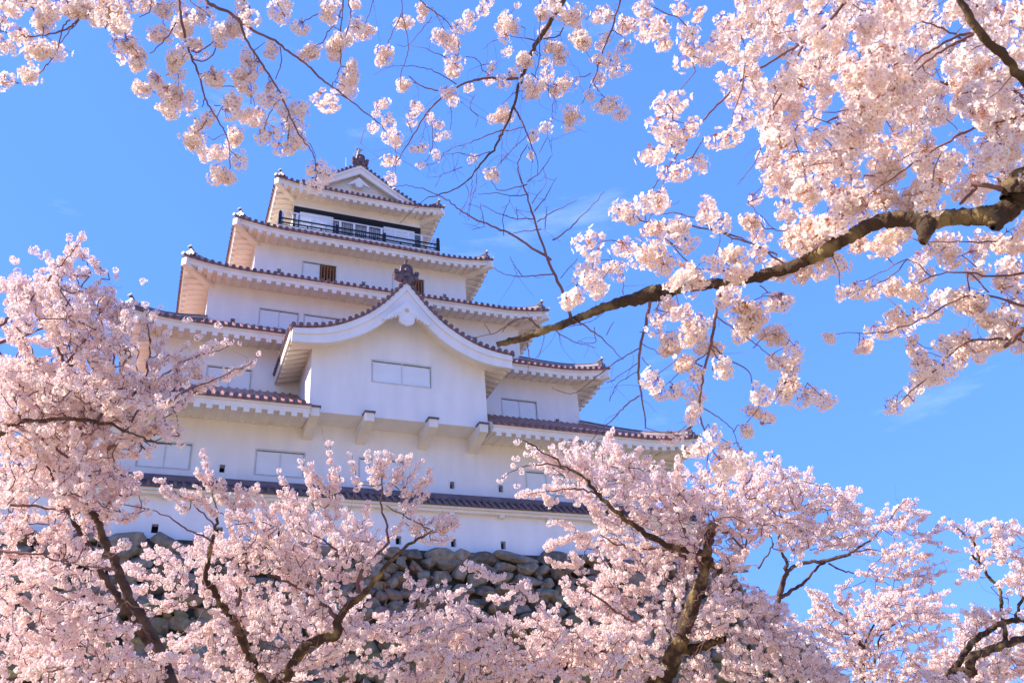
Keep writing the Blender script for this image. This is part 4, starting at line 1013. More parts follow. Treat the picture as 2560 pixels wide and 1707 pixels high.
t.px_limb('Q', [(1980, 900), (1880, 640), (1780, 420), (1700, 260)], (12.1, 11.8), (.03, .006), True)
for (a, b_), (c, d_) in (((1430, 560), (1240, 400)), ((1200, 250), (1000, 60)), ((1100, 210), (860, 60)), ((1000, 180), (880, 60)), ((1100, 330), (960, 300)), ((930, 360), (780, 360)), ((1000, 400), (940, 360)),
                         ((1380, 140), (1420, 40)), ((1230, 170), (1160, 60)), ((1590, 200), (1610, 110)), ((1690, 300), (1690, 130)), ((1800, 300), (1815, 100)), ((1330, 150), (1390, -60)), ((1500, 180), (1580, 50)), ((1210, 720), (1000, 530)), ((1250, 640), (1040, 660)), ((1200, 860), (1130, 740)), ((1170, 800), (960, 770)), ((1060, 640), (970, 710)), ((1000, 680), (960, 720))):
    (u0, v0), (u1, v1) = fr('Q', [(a, b_), (c, d_)]); t.spray((u0, v0), (u1, v1), 11.3, 11.0, 1.0)
t.px_clusters('Q', [(650, 262, 24), (683, 232, 22), (740, 168, 26), (757, 120, 26), (790, 198, 24), (762, 298, 26), (775, 365, 22), (830, 90, 26), (890, 90, 30), (860, 160, 26), (915, 170, 26), (930, 165, 24), (1050, 305, 22), (1000, 290, 24), (955, 300, 24), (1085, 260, 20), (1110, 325, 18), (765, 8, 26), (840, 40, 22), (1160, 400, 24), (1165, 420, 20), (990, 40, 28), (975, 545, 24), (1260, 40, 24), (1340, 25, 24)], 10.9, 0.1, 0.95, 0.052)
holesT4 = [fr('Q', [(1250, 780), (1450, 800), (1420, 900), (1260, 880)]), fr('R', [(420, 330), (540, 330), (520, 420), (430, 420)]), fr('R', [(410, 670), (600, 650), (620, 820), (520, 860), (400, 830)]), fr('Q', [(1960, 90), (2130, 60), (2060, 300), (1990, 360)])]
A_ = fr('Q', [(1010, 20), (1400, 10), (1520, 130), (1720, 190), (1870, 130), (2150, 110), (2352, 140)])+fr('R', [(560, 90), (740, 150), (900, 210), (920, 290), (1120, 290), (1180, 330), (1150, 420), (1260, 520), (1200, 640), (1100, 700), (960, 640), (720, 640), (600, 700), (500, 800), (400, 900)])+fr('Q', [(2050, 1100), (1850, 1080), (1600, 1000), (1560, 780), (1330, 740), (1150, 640), (1300, 560), (1180, 400), (1000, 250)])
t.region(A_, .82, (11.2, 13.0), 10.5, .6, 1.0, (1760, 1330), holesT4, .55)
B_ = fr('Q', [(1130, 860), (1220, 960), (1440, 1080), (1700, 1180), (1790, 1350), (1700, 1500), (1640, 1590), (1300, 1590), (1200, 1200), (1040, 1010)])
t.region([(1440, 1375), (1620, 1385), (1660, 1500), (1520, 1530), (1430, 1470)], .62, (12.2, 13.2), 10.5, .5, 1.0, (1720, 1560), [], .6)
t.region(B_, .66, (11.2, 12.8), 10.5, .6, 1.0, (1700, 1560), [fr('Q', [(1000, 1030), (1220, 1060), (1150, 1300), (1000, 1230)])], .6)
C_ = fr('R', [(60, 900), (260, 880), (420, 900), (600, 960), (700, 1050), (720, 1160), (860, 1240), (980, 1400), (1120, 1500), (1150, 1590), (20, 1590), (40, 1400), (100, 1300), (60, 1100)])
t.region(fr('R', [(560, 1040), (760, 1120), (900, 1230), (960, 1200), (1080, 1340), (1100, 1590), (900, 1590), (640, 1300)]), .55, (12.0, 13.5), 9, .5, 1.0, (1720, 1660), [], .6)
t.region(C_, .80, (11.0, 12.6), 10.5, .6, 1.0, (1720, 1560), [fr('R', [(740, 1170), (900, 1260), (820, 1340), (700, 1290)])], .6)
t.show = [(fr('Q', [(1690, 1640), (1790, 1400), (1885, 1150), (1985, 870), (2010, 720), (2030, 530)]), 30, 12.2), (fr('Q', [(1850, 1385), (1960, 1350), (2130, 1295)]), 22, 12.2), (fr('Q', [(1640, 1600), (1590, 1480), (1515, 1330)]), 24, 12.3), (fr('Q', [(1820, 712), (1700, 660), (1520, 550), (1440, 490), (1290, 345)]), 18, 12.2)]
t.connect(); t.bare_twigs(120, .3, .0018); t.finish()

# ---------- tree T2/T3: centre-left, forked from below the frame
t = Tree('cherry tree with two forked limbs left of the middle, in front of the boulder rampart', (690, 1800), 11.0, 22, CL_FAR, PETAL_FAR, big_mat=BARK_MOSS_SUN)
p = t.px_limb('P', [(1230, 1660), (1320, 1560), (1400, 1450), (1490, 1345), (1590, 1290), (1690, 1255), (1680, 1180), (1740, 1100), (1830, 1020), (1900, 950), (1980, 850), (2080, 740), (2180, 660), (2290, 590)], (11.0, 10.6), [.10, .085, .075, .068, .06, .055, .05, .045, .04, .034, .028, .022, .016, .01])
t.trunk_to_ground(p[0], .11, (0.2, 0), .15)
t.px_limb('P', [(1230, 1650), (1170, 1540), (1110, 1400), (1050, 1270), (1000, 1180), (920, 1060), (860, 960), (815, 900), (840, 780), (860, 660), (885, 560), (900, 470), (860, 340), (870, 200)], (11.0, 11.3), [.075, .065, .058, .052, .048, .042, .038, .034, .030, .026, .02, .014, .009, .005])
t.px_limb('P', [(1690, 1180), (1600, 1090), (1500, 1010), (1380, 940), (1250, 880)], (10.9, 10.7), (.035, .010), True)
t.px_limb('P', [(1830, 1020), (1840, 850), (1990, 700), (2010, 560), (1975, 430), (1970, 250), (1960, 120)], (10.8, 10.9), (.03, .004), True)
t.px_limb('P', [(1010, 1180), (1030, 1030), (1070, 900), (1110, 780), (1240, 620), (1310, 550)], (11.1, 10.9), (.028, .006), True)
t.px_limb('P', [(1310, 550), (1200, 545), (1080, 540), (960, 580)], (10.9, 10.8), (.010, .004), True)
t.px_limb('P', [(1680, 720), (1560, 640), (1450, 590), (1310, 550)], (10.9, 10.9), (.014, .006), True)
t.px_limb('P', [(880, 560), (780, 460), (680, 380), (600, 320)], (11.2, 11.1), (.012, .005), True)
t.px_limb('P', [(860, 660), (740, 600), (640, 540), (500, 470), (360, 420)], (11.2, 11.0), (.014, .005), True)
t.px_limb('P', [(2300, 590), (2200, 540), (2080, 470), (2000, 430)], (10.6, 10.7), (.012, .006), True)
t.px_limb('P', [(1990, 930), (2000, 1100)], (10.8, 10.8), (.012, .006), True)
for (a, b_), (c, d_) in (((870, 300), (800, 60)), ((860, 320), (770, 175)), ((1700, 260), (1620, 10)), ((1800, 300), (1750, 60)), ((1960, 300), (1950, 60)), ((1900, 300), (2050, 80)), ((2100, 330), (2240, 120)), ((2100, 420), (2300, 260)), ((2000, 350), (2170, 80)), ((1600, 330), (1500, 140)), ((1560, 420), (1430, 140)), ((1500, 480), (1290, 200)),
                         ((1280, 560), (1150, 290)), ((1130, 420), (1060, 300)), ((1000, 440), (870, 270)), ((900, 480), (680, 320)), ((800, 400), (560, 320)), ((700, 470), (530, 310)), ((1700, 500), (1640, 200)), ((1650, 420), (1550, 230)), ((2250, 640), (2330, 500)), ((2200, 600), (2250, 500)), ((2180, 660), (2400, 560)), ((2300, 600), (2420, 650)), ((1900, 200), (1890, 60)), ((1980, 240), (2010, 60)), ((2060, 300), (2100, 90)), ((2150, 380), (2290, 180)), ((2130, 480), (2280, 330)), ((1700, 380), (1660, 200)), ((1520, 420), (1500, 260)), ((1380, 480), (1300, 330)), ((940, 420), (930, 250)), ((980, 520), (1040, 280)), ((1060, 500), (1160, 280)), ((820, 440), (760, 300)), ((1640, 560), (1560, 380)), ((560, 330), (500, 250)), ((1850, 560), (1880, 400)), ((2050, 620), (2110, 520)), ((1380, 560), (1280, 400)), ((1460, 600), (1400, 420))):
    (u0, v0), (u1, v1) = fr('P', [(a, b_), (c, d_)]); t.spray((u0, v0), (u1, v1), 10.9, 10.8, .95, fill=.8)
hl = [fr('P', [(560, 900), (760, 900), (800, 1180), (620, 1200), (540, 1050)]), fr('P', [(300, 640), (420, 660), (480, 760), (420, 850), (300, 820)]), fr('P', [(2060, 780), (2352, 760), (2352, 1000), (2100, 1000)])]
t.region(fr('P', [(880, 640), (1000, 480), (1250, 470), (1560, 420), (1800, 480), (2000, 640), (2010, 760), (1900, 860), (1700, 900), (1500, 980), (1250, 960), (1000, 900), (840, 800)]), .74, (10.4, 11.8), 11, .55, 1.0, (843, 1560), (), .5)
t.region(fr('P', [(700, 640), (860, 560), (900, 760), (1100, 900), (1500, 980), (1700, 900), (1900, 1000), (2030, 1120), (2350, 1150), (2352, 1568), (560, 1590), (480, 1250), (620, 1220), (820, 1160), (800, 950), (700, 800), (480, 780), (430, 690)]), .78, (10.4, 13.4), 11, .6, 1.0, (720, 1720), hl, .6)
t.show = [(fr('P', [(1230, 1660), (1320, 1560), (1490, 1345), (1690, 1255), (1680, 1180), (1830, 1020), (1980, 850), (2080, 740), (2290, 590)]), 22, 11.0), (fr('P', [(1170, 1540), (1000, 1180), (815, 900), (860, 660)]), 17, 11.2)]
for (a, b_), (c, d_) in (((120, 600), (60, 500)), ((200, 620), (120, 520)), ((150, 560), (330, 500)), ((180, 600), (400, 550)), ((200, 650), (310, 660)), ((260, 600), (380, 500)), ((60, 560), (200, 680)), ((240, 560), (290, 490)), ((420, 820), (560, 850)), ((500, 850), (700, 890)), ((540, 870), (640, 900)), ((700, 940), (850, 1000)), ((780, 960), (860, 920)), ((830, 940), (800, 1050))):
    (u0, v0), (u1, v1) = fr('Q', [(a, b_), (c, d_)]); t.spray((u0, v0), (u1, v1), 10.8, 10.7, 1.0, fill=.85)
t.region([(250, 1350), (400, 1350), (470, 1420), (460, 1530), (330, 1520), (260, 1430)], .5, (10.8, 12), 11, .5, 1.0, (560, 1600), [], .5)
t.region([(1040, 1520), (1150, 1500), (1260, 1550), (1420, 1570), (1560, 1540), (1640, 1620), (1640, 1730), (1040, 1730)], .86, (10.6, 12.4), 11, .6, 1.0, (1000, 1900), [[(1230, 1560), (1330, 1570), (1330, 1630), (1230, 1620)]], .7)
t.region([(1000, 1420), (1120, 1440), (1240, 1480), (1400, 1500), (1400, 1560), (1040, 1560)], .5, (10.6, 12.0), 11, .5, 1.0, (900, 1700), [], .5)
t.connect(); t.bare_twigs(160, .4, .0018, .8); t.finish()

# ---------- tree T1: the nearer mass at the left edge
t = Tree('dense pink cherry tree at the left edge with a dark leaning limb', (480, 1850), 9.0, 5, CL_FAR, PETAL_FAR)
p = t.px_limb('H', [(1150, 1420), (1080, 1250), (1000, 1100), (930, 1000), (860, 850), (800, 700), (745, 580), (700, 460), (655, 365), (610, 250), (600, 120)], (9.2, 9.3), [.06, .052, .050, .048, .045, .042, .040, .036, .032, .026, .018])
t.trunk_to_ground(p[0], .065, (0.3, 0), .11)
t.px_limb('H', [(1060, 1300), (940, 1100), (860, 1000), (780, 900), (700, 760), (600, 560), (540, 480), (480, 350), (420, 200), (330, 40)], (9.8, 9.6), [.045, .042, .04, .036, .032, .028, .026, .022, .016, .010])
t.px_limb('E', [(-60, 1480), (70, 1335), (200, 1310), (380, 1297), (560, 1305), (740, 1340), (860, 1400), (1000, 1440), (1120, 1468)], (8.6, 8.4), [.030, .026, .022, .020, .018, .014, .010, .007, .004])
t.px_limb('E', [(100, 1335), (250, 1420), (380, 1490), (450, 1568)], (8.6, 8.5), (.02, .012), True)
t.px_limb('E', [(120, 1320), (115, 1200), (100, 1060)], (8.6, 8.7), (.022, .008), True)
t.px_limb('E', [(640, 1310), (690, 1200), (680, 1100), (600, 950), (560, 900)], (8.6, 8.9), (.016, .010), True)
t.px_limb('E', [(430, 950), (370, 830), (290, 690), (220, 600), (180, 560)], (8.9, 9.1), (.018, .006), True)
t.px_limb('E', [(430, 945), (520, 830), (580, 740), (630, 650), (690, 560)], (8.9, 8.8), (.016, .005), True)
t.px_limb('E', [(-40, 720), (60, 640), (150, 570), (235, 480), (330, 370), (430, 260), (520, 140)], (8.4, 8.6), (.018, .004), True)
t.px_limb('E', [(-40, 800), (100, 770), (300, 700), (450, 640)], (8.4, 8.6), (.018, .005), True)
t.px_limb('E', [(700, 1500), (790, 1420), (900, 1250), (1060, 1200), (1200, 1130), (1350, 1060), (1500, 1000), (1620, 940), (1690, 890)], (8.7, 8.5), (.014, .003), True)
t.px_limb('E', [(860, 1150), (940, 1050), (975, 900), (975, 760), (960, 600)], (8.8, 8.7), (.014, .004), True)
t.px_limb('E', [(940, 1080), (1050, 1030), (1150, 960), (1280, 890), (1430, 850), (1570, 810)], (8.8, 8.6), (.012, .0025), True)
t.px_limb('E', [(730, 1070), (740, 850), (735, 740)], (8.9, 8.9), (.012, .005), True)
t.px_limb('H', [(-60, 280), (90, 315), (250, 320), (380, 350), (500, 340)], (8.6, 8.6), (.02, .008), True)
t.px_limb('H', [(-40, 640), (150, 645), (350, 680), (600, 745)], (8.6, 8.6), (.016, .005), True)
for (a, b_), (c, d_) in (((300, 400), (550, 80)), ((420, 300), (520, 180)), ((330, 420), (440, 260)), ((180, 560), (40, 380)), ((230, 470), (110, 380)), ((420, 460), (530, 440)), ((540, 560), (640, 400)), ((640, 540), (720, 430)), ((640, 620), (740, 480)), ((700, 640), (800, 560)), ((760, 680), (880, 540)), ((740, 760), (860, 590)), ((800, 700), (880, 610)),
                         ((980, 800), (950, 600)), ((960, 700), (1060, 560)), ((1000, 900), (1110, 740)), ((960, 950), (1150, 900)), ((1080, 900), (1240, 800)), ((1150, 960), (1330, 870)), ((1280, 900), (1500, 790)), ((1230, 1150), (1420, 1030)), ((1380, 1060), (1560, 960)), ((1540, 990), (1660, 920)), ((1200, 1050), (1330, 930)), ((1180, 1080), (1260, 940)), ((1080, 1100), (1230, 960)),
                         ((870, 1330), (1040, 1380)), ((900, 1440), (1060, 1340)), ((1000, 1400), (1110, 1420)), ((760, 1500), (900, 1540)), ((700, 1450), (830, 1460)), ((240, 440), (280, 320)), ((120, 480), (30, 420)), ((1100, 1200), (1260, 1160)), ((1300, 1040), (1310, 920))):
    (u0, v0), (u1, v1) = fr('E', [(a, b_), (c, d_)]); t.spray((u0, v0), (u1, v1), 8.8, 8.7, .90, fill=.95)
t.px_clusters('E', [(95, 255, 30), (225, 200, 34), (270, 240, 22), (755, 330, 26), (760, 370, 28), (935, 400, 28), (950, 550, 26), (1425, 690, 26), (1290, 770, 24), (1310, 760, 18), (1210, 655, 24), (1240, 650, 18), (1565, 805, 18), (1690, 870, 20), (1180, 1460, 32), (1330, 1500, 26), (1320, 1545, 16), (960, 1510, 20), (790, 1460, 34), (1060, 1355, 26), (1110, 1420, 20)], 8.6, 0.1, 1.0, 0.052)
he = [fr('E', [(150, 640), (240, 640), (240, 700), (160, 700)]), fr('E', [(370, 780), (480, 760), (450, 930), (380, 850)]), fr('E', [(560, 780), (640, 700), (690, 960), (640, 1000), (560, 900)]), fr('E', [(340, 540), (420, 520), (400, 600), (330, 600)])]
t.region(fr('E', [(-40, 400), (140, 400), (260, 340), (380, 220), (520, 130), (530, 220), (450, 320), (380, 420), (380, 490), (560, 500), (700, 450), (730, 560), (860, 620), (900, 720), (800, 800), (720, 950), (560, 940), (360, 900), (-40, 900)]), .80, (8.2, 9.8), 11.5, .6, .94, (330, 1000), he, .6)
t.region(fr('E', [(-40, 880), (340, 900), (560, 930), (720, 960), (1000, 960), (1220, 1080), (1120, 1210), (980, 1290), (1010, 1360), (900, 1400), (830, 1470), (880, 1590), (-40, 1590)]), .90, (8.2, 10.0), 11.5, .6, .94, (300, 1300), (), .8)
t.region(fr('H', [(-40, 0), (860, 0), (930, 90), (1000, 200), (860, 330), (700, 400), (760, 560), (840, 700), (700, 760), (350, 800), (-40, 780)]), .74, (8.2, 10.2), 12, .6, .96, (330, 1650), [fr('H', [(-20, 500), (90, 520), (80, 590), (-20, 580)]), fr('H', [(200, 280), (300, 300), (290, 420), (210, 400)])], .9, tint=-.1)
t.region(fr('H', [(-40, 760), (700, 760), (900, 1000), (960, 1250), (1200, 1250), (1500, 1400), (1500, 1600), (-40, 1600)]), .78, (8.4, 10.6), 12, .6, .96, (330, 1900), [fr('H', [(330, 860), (600, 860), (560, 1060), (380, 1040)]), fr('H', [(50, 880), (300, 900), (280, 1000), (60, 980)]), fr('H', [(60, 690), (260, 700), (240, 800), (60, 780)])], .9, tint=-.05)
t.show = [(fr('H', [(1080, 1250), (930, 1000), (800, 700), (700, 460), (655, 350)]), 20, 9.3), (fr('E', [(70, 1335), (200, 1310), (560, 1305), (740, 1340)]), 12, 8.7), (fr('H', [(900, 1060), (780, 900)]), 16, 9.7), (fr('H', [(570, 500), (470, 350)]), 14, 9.7)]
t.connect(); t.bare_twigs(120, .3, .0018, .6); t.finish()

# ---------- tree T7: arching limbs behind the big tree
t = Tree('slender cherry tree with arching limbs against the sky behind the large tree', (1960, 1700), 16.5, 71, CL_FAR, PETAL_FAR)
p = t.px_limb('R', [(640, 1560), (640, 1300), (635, 1130), (655, 980), (690, 850), (690, 780), (655, 690), (650, 620), (660, 500)], (16.5, 16.5), [.085, .075, .065, .055, .04, .03, .024, .018, .010])
t.trunk_to_ground(p[0], .12, (0.2, 0), .16)
t.px_limb('R', [(690, 850), (760, 800), (870, 775), (960, 768), (1060, 740), (1120, 715), (1190, 670), (1270, 610), (1340, 540), (1430, 420), (1480, 370)], (16.5, 16.0), [.036, .034, .032, .034, .032, .028, .02, .014, .010, .007, .004])
t.px_limb('R', [(660, 1010), (750, 950), (830, 890), (880, 830), (950, 780)], (16.5, 16.4), [.034, .032, .028, .024, .02])
t.px_limb('R', [(970, 785), (1060, 830), (1150, 850), (1250, 860), (1340, 900)], (16.3, 16.0), (.018, .005))
t.px_limb('R', [(1150, 705), (1240, 695), (1340, 705)], (16.2, 16.0), (.016, .004))
t.px_limb('R', [(510, 820), (570, 730), (610, 650)], (16.5, 16.5), (.02, .010))
for (a, b_), (c, d_) in (((1380, 480), (1500, 360)), ((1300, 520), (1360, 390)), ((1450, 560), (1610, 470)), ((1400, 520), (1540, 380)), ((1500, 600), (1750, 550)), ((1560, 640), (1700, 660)), ((1400, 900), (1650, 720)), ((1450, 880), (1760, 760)), ((1500, 860), (1740, 830)), ((1430, 960), (1560, 880)), ((1560, 760), (1640, 720)), ((1700, 680), (1830, 710)), ((1250, 480), (1220, 400)), ((1650, 560), (1740, 480))):
    (u0, v0), (u1, v1) = fr('R', [(a, b_), (c, d_)]); t.spray((u0, v0), (u1, v1), 16.2, 16.0, 1.05, fill=.75)
t.region(fr('R', [(700, 560), (960, 620), (1200, 520), (1360, 380), (1520, 370), (1620, 470), (1640, 600), (1560, 690), (1640, 720), (1620, 850), (1400, 900), (1200, 680), (1000, 700), (760, 740)]), .52, (15.5, 17.2), 8, .7, 1.05, (1900, 1500), [], .6, step=.055)
t.region(fr('R', [(1100, 900), (1250, 860), (1420, 940), (1560, 880), (1650, 800), (1600, 960), (1760, 970), (1700, 1080), (1400, 1060), (1150, 960)]), .50, (15.5, 17.2), 8, .6, 1.05, (2100, 1650), [], .6, step=.055)
t.show = [(fr('R', [(700, 830), (960, 768), (1120, 715), (1270, 610)]), 11, 16.6), (fr('R', [(680, 990), (830, 890), (940, 790)]), 12, 16.6), (fr('R', [(690, 850), (655, 640)]), 9, 16.6)]
t.connect(); t.bare_twigs(90, .5, .0022); t.finish()

# ---------- tree T5: small vase-shaped tree low at the right
t = Tree('small vase-shaped cherry tree low at the right, between two bigger trees', (2150, 1820), 15.0, 51, CL_FAR, PETAL_FAR)
p = t.px_limb('R', [(1180, 1650), (1185, 1540), (1190, 1430), (1200, 1330)], (15, 15), [.06, .052, .045, .036])
t.trunk_to_ground(p[0], .10, (0.1, 0), .14)
t.px_limb('R', [(1200, 1330), (1130, 1230), (1080, 1140), (1000, 1080), (930, 1020)], (15, 14.8), (.022, .006))
t.px_limb('R', [(1200, 1330), (1240, 1250), (1290, 1160), (1350, 1070), (1400, 1000)], (15, 15), (.022, .006))
t.px_limb('R', [(1195, 1330), (1120, 1270), (1020, 1240), (920, 1200)], (15, 14.8), (.016, .005))
t.px_limb('R', [(1260, 1640), (1265, 1500), (1275, 1380), (1320, 1260), (1450, 1140)], (15.4, 15.4), (.03, .008))
for (a, b_), (c, d_) in (((900, 1000), (830, 950)), ((960, 1060), (850, 960)), ((1040, 1060), (1030, 930)), ((1080, 1050), (1120, 960)), ((1000, 1100), (880, 1040)), ((960, 1230), (760, 1170)), ((1340, 1020), (1560, 960)), ((1450, 1060), (1760, 970)), ((1500, 1120), (1700, 1080)), ((1200, 1060), (1230, 980)), ((920, 1180), (800, 1150))):
    (u0, v0), (u1, v1) = fr('R', [(a, b_), (c, d_)]); t.spray((u0, v0), (u1, v1), 14.8, 14.7, 1.0, fill=.85)
t.region(fr('R', [(860, 960), (1040, 1000), (1200, 1020), (1420, 980), (1640, 1000), (1780, 1080), (1800, 1200), (1720, 1330), (1500, 1340), (1300, 1320), (1100, 1310), (900, 1240), (880, 1120)]), .76, (14.2, 16), 8.5, .6, 1.0, (2160, 1640), [], .6)
t.region(fr('R', [(900, 1280), (1150, 1330), (1300, 1320), (1500, 1360), (1760, 1340), (1800, 1590), (1100, 1590), (1100, 1490), (980, 1400)]), .80, (14.2, 16.5), 8.5, .6, 1.0, (2160, 1750), [fr('R', [(1200, 1400), (1260, 1400), (1260, 1568), (1190, 1568)])], .6)
t.connect(); t.bare_twigs(70, .4, .0022); t.finish()

# ---------- tree T6: far right, thick arching lichened limbs
t = Tree('cherry tree at the right edge with thick arching lichened limbs', (2440, 1830), 12.5, 61, CL_FAR, PETAL_FAR, big_mat=BARK_MOSS_SUN)
p = t.px_limb('R', [(1920, 1660), (1925, 1560), (1890, 1450), (1920, 1390), (2000, 1360), (2100, 1325), (2180, 1295), (2280, 1275), (2400, 1280)], (12.4, 12.2), [.085, .078, .066, .06, .056, .052, .05, .046, .042])
t.trunk_to_ground(p[0], .11, (0.1, 0), .16)
t.px_limb('R', [(1700, 1600), (1760, 1500), (1830, 1420), (1900, 1310), (1990, 1240), (2090, 1180), (2170, 1160), (2260, 1160), (2380, 1170)], (12.8, 12.4), [.055, .05, .045, .042, .04, .038, .036, .034, .03])
t.px_limb('R', [(1925, 1540), (1840, 1490), (1760, 1500)], (12.4, 12.8), (.07, .06))
t.px_limb('R', [(2125, 1290), (2120, 1220), (2115, 1170)], (12.4, 12.4), (.035, .03))
t.px_limb('R', [(2110, 1165), (2095, 1040), (2080, 950), (2020, 880), (1960, 790), (1910, 730)], (12.6, 12.9), [.024, .026, .026, .023, .021, .018])
t.px_limb('R', [(1950, 760), (1940, 700), (1900, 630), (1820, 560), (1760, 490)], (12.8, 12.6), (.020, .005))
t.px_limb('R', [(2190, 1160), (2210, 1080), (2260, 980), (2330, 900)], (12.4, 12.6), (.025, .012))
for (a, b_), (c, d_) in (((1900, 620), (1990, 540)), ((1960, 560), (2080, 500)), ((2040, 560), (2170, 510)), ((1830, 570), (1740, 480)), ((1850, 600), (1880, 490)), ((1920, 850), (1790, 920)), ((1950, 840), (1820, 830)), ((2060, 640), (2190, 590)), ((2150, 560), (2260, 600)), ((1990, 740), (2050, 690))):
    (u0, v0), (u1, v1) = fr('R', [(a, b_), (c, d_)]); t.spray((u0, v0), (u1, v1), 12.6, 12.5, 1.0, fill=.7)
t.region(fr('R', [(1840, 590), (1960, 530), (2180, 500), (2330, 540), (2400, 900), (2330, 1130), (2200, 1100), (2090, 900), (1980, 800), (1900, 700)]), .60, (12, 13.6), 10, .6, 1.0, (2500, 1560), [], .6)
t.region(fr('R', [(1800, 1090), (1960, 1050), (2160, 1080), (2400, 1100), (2400, 1600), (1640, 1600), (1560, 1420), (1760, 1300), (1820, 1180)]), .90, (12, 14.5), 10, .6, 1.0, (2450, 1700), [fr('R', [(1880, 1240), (2060, 1200), (1960, 1330), (1880, 1330)])], .7)
t.show = [(fr('R', [(1920, 1500), (1890, 1440), (2000, 1360), (2180, 1295), (2400, 1280)]), 18, 12.5), (fr('R', [(1760, 1500), (1900, 1310), (2090, 1180), (2260, 1160)]), 16, 12.9), (fr('R', [(2095, 1040), (2020, 880), (1910, 730)]), 12, 13)]
t.connect(); t.bare_twigs(90, .4, .002); t.finish()

# ---------- tree T9: overhead, hanging into the top middle
t = Tree('cherry branches hanging into the top middle, sparse balls of blossom on bare twigs', (1900, 900), 6.2, 91, CL_NEAR, PETAL_NEAR, base=(2.5, -27.0, 0))
top = at(1560, -260, 7.2)
t.trunk_to_ground(at(2050, -500, 8.0), .13, (0.5, -0.4), .2)
t.limb([at(2050, -500, 8.0), at(1800, -380, 7.6), top, at(1430, -60, 7.2)], [.10, .07, .045, .028], 5)
D9 = 7.2
t.px_limb('B', [(1520, -160), (1450, 20), (1400, 100), (1320, 230), (1260, 330), (1215, 450), (1170, 560), (1130, 720), (1075, 830), (1040, 920), (980, 1000), (900, 1100), (820, 1190), (720, 1250), (620, 1275), (540, 1320), (470, 1380), (390, 1460)], (7.2, 7.0), [.023, .020, .019, .018, .016, .014, .012, .011, .010, .009, .008, .007, .0055, .0045, .004, .003, .0025, .002])
for pts, ra in (([(1165, 515), (1080, 515), (970, 510), (860, 530), (760, 570), (640, 660), (560, 750), (480, 880), (400, 1010), (365, 1080), (362, 1140)], (.012, .003)), ([(640, 592), (540, 570), (450, 498)], (.006, .004)), ([(1135, 700), (1190, 800), (1220, 870), (1250, 950), (1290, 1050), (1290, 1150)], (.009, .002)),
                ([(1310, -40), (1305, 200), (1300, 400), (1250, 560)], (.006, .003)), ([(1850, -60), (1790, 140), (1740, 270), (1690, 430), (1640, 560), (1580, 680)], (.009, .003)), ([(400, -60), (410, 110), (445, 280), (430, 380), (400, 470), (395, 560)], (.006, .003)), ([(400, 90), (340, 220), (310, 290)], (.004, .003)), ([(230, -60), (210, 20), (170, 150)], (.005, .003)),
                ([(470, -40), (590, 60), (700, 150), (775, 280), (770, 380)], (.006, .003)), ([(600, 50), (680, 190)], (.004, .003)), ([(220, 490), (300, 445), (380, 430), (520, 440), (640, 480), (760, 550)], (.002, .005)), ([(460, 300), (560, 320), (700, 380)], (.002, .004)), ([(370, 295), (440, 300), (520, 210), (600, 110)], (.002, .004)),
                ([(620, 1225), (660, 1150), (700, 1130), (800, 1090)], (.002, .003)), ([(670, 1000), (760, 960), (830, 940), (950, 890), (1060, 850)], (.0025, .005)), ([(1060, 855), (1120, 850), (1210, 825)], (.005, .004)), ([(660, 1020), (780, 1000), (880, 1020), (980, 990)], (.002, .004)), ([(880, 620), (850, 700), (900, 760), (885, 830)], (.003, .002)), ([(700, 650), (730, 750), (720, 850)], (.003, .002)), ([(570, 740), (550, 850), (520, 950)], (.003, .002)),
                ([(940, 320), (980, 280), (1030, 260)], (.002, .003)), ([(1320, 530), (1360, 590), (1400, 640), (1420, 710)], (.004, .002)), ([(1395, 670), (1380, 800)], (.003, .002)), ([(820, 370), (880, 380), (920, 420), (930, 460), (980, 490)], (.003, .004)), ([(1460, 180), (1420, 240), (1330, 255)], (.006, .006)), ([(1540, 230), (1600, 330), (1640, 400)], (.004, .002)), ([(1120, 240), (1250, 260), (1290, 280)], (.003, .006)),
                ([(470, 870), (440, 770), (510, 770)], (.004, .003)), ([(600, 790), (605, 940), (580, 1030), (550, 1060)], (.004, .002)), ([(860, 1150), (860, 1250), (830, 1420)], (.003, .002)), ([(885, 1080), (890, 1200), (850, 1340), (840, 1440)], (.003, .002)), ([(1050, 860), (1060, 960), (1050, 1080)], (.003, .002)), ([(680, 1000), (640, 1060), (555, 1080)], (.003, .002)), ([(340, 900), (365, 990), (365, 1050)], (.003, .002)), ([(1210, 600), (1150, 600), (1060, 680)], (.003, .002)),
                ([(1250, 480), (1320, 540), (1400, 570)], (.005, .003)), ([(1525, 510), (1600, 500), (1640, 480)], (.002, .004)), ([(1230, 960), (1260, 1060)], (.004, .003)), ([(1780, 200), (1860, 250)], (.004, .003)), ([(1660, 560), (1720, 630), (1780, 660)], (.004, .003)), ([(1300, 1000), (1360, 900), (1385, 1000)], (.003, .002)), ([(820, 1200), (840, 1280), (780, 1400)], (.003, .0015)), ([(1180, 930), (1100, 1000), (1020, 1100)], (.003, .0015)), ([(1210, 900), (1140, 960), (1030, 1080)], (.003, .0015))):
    t.px_limb('B', pts, (D9, D9-0.1), ra, True, 5, .10)
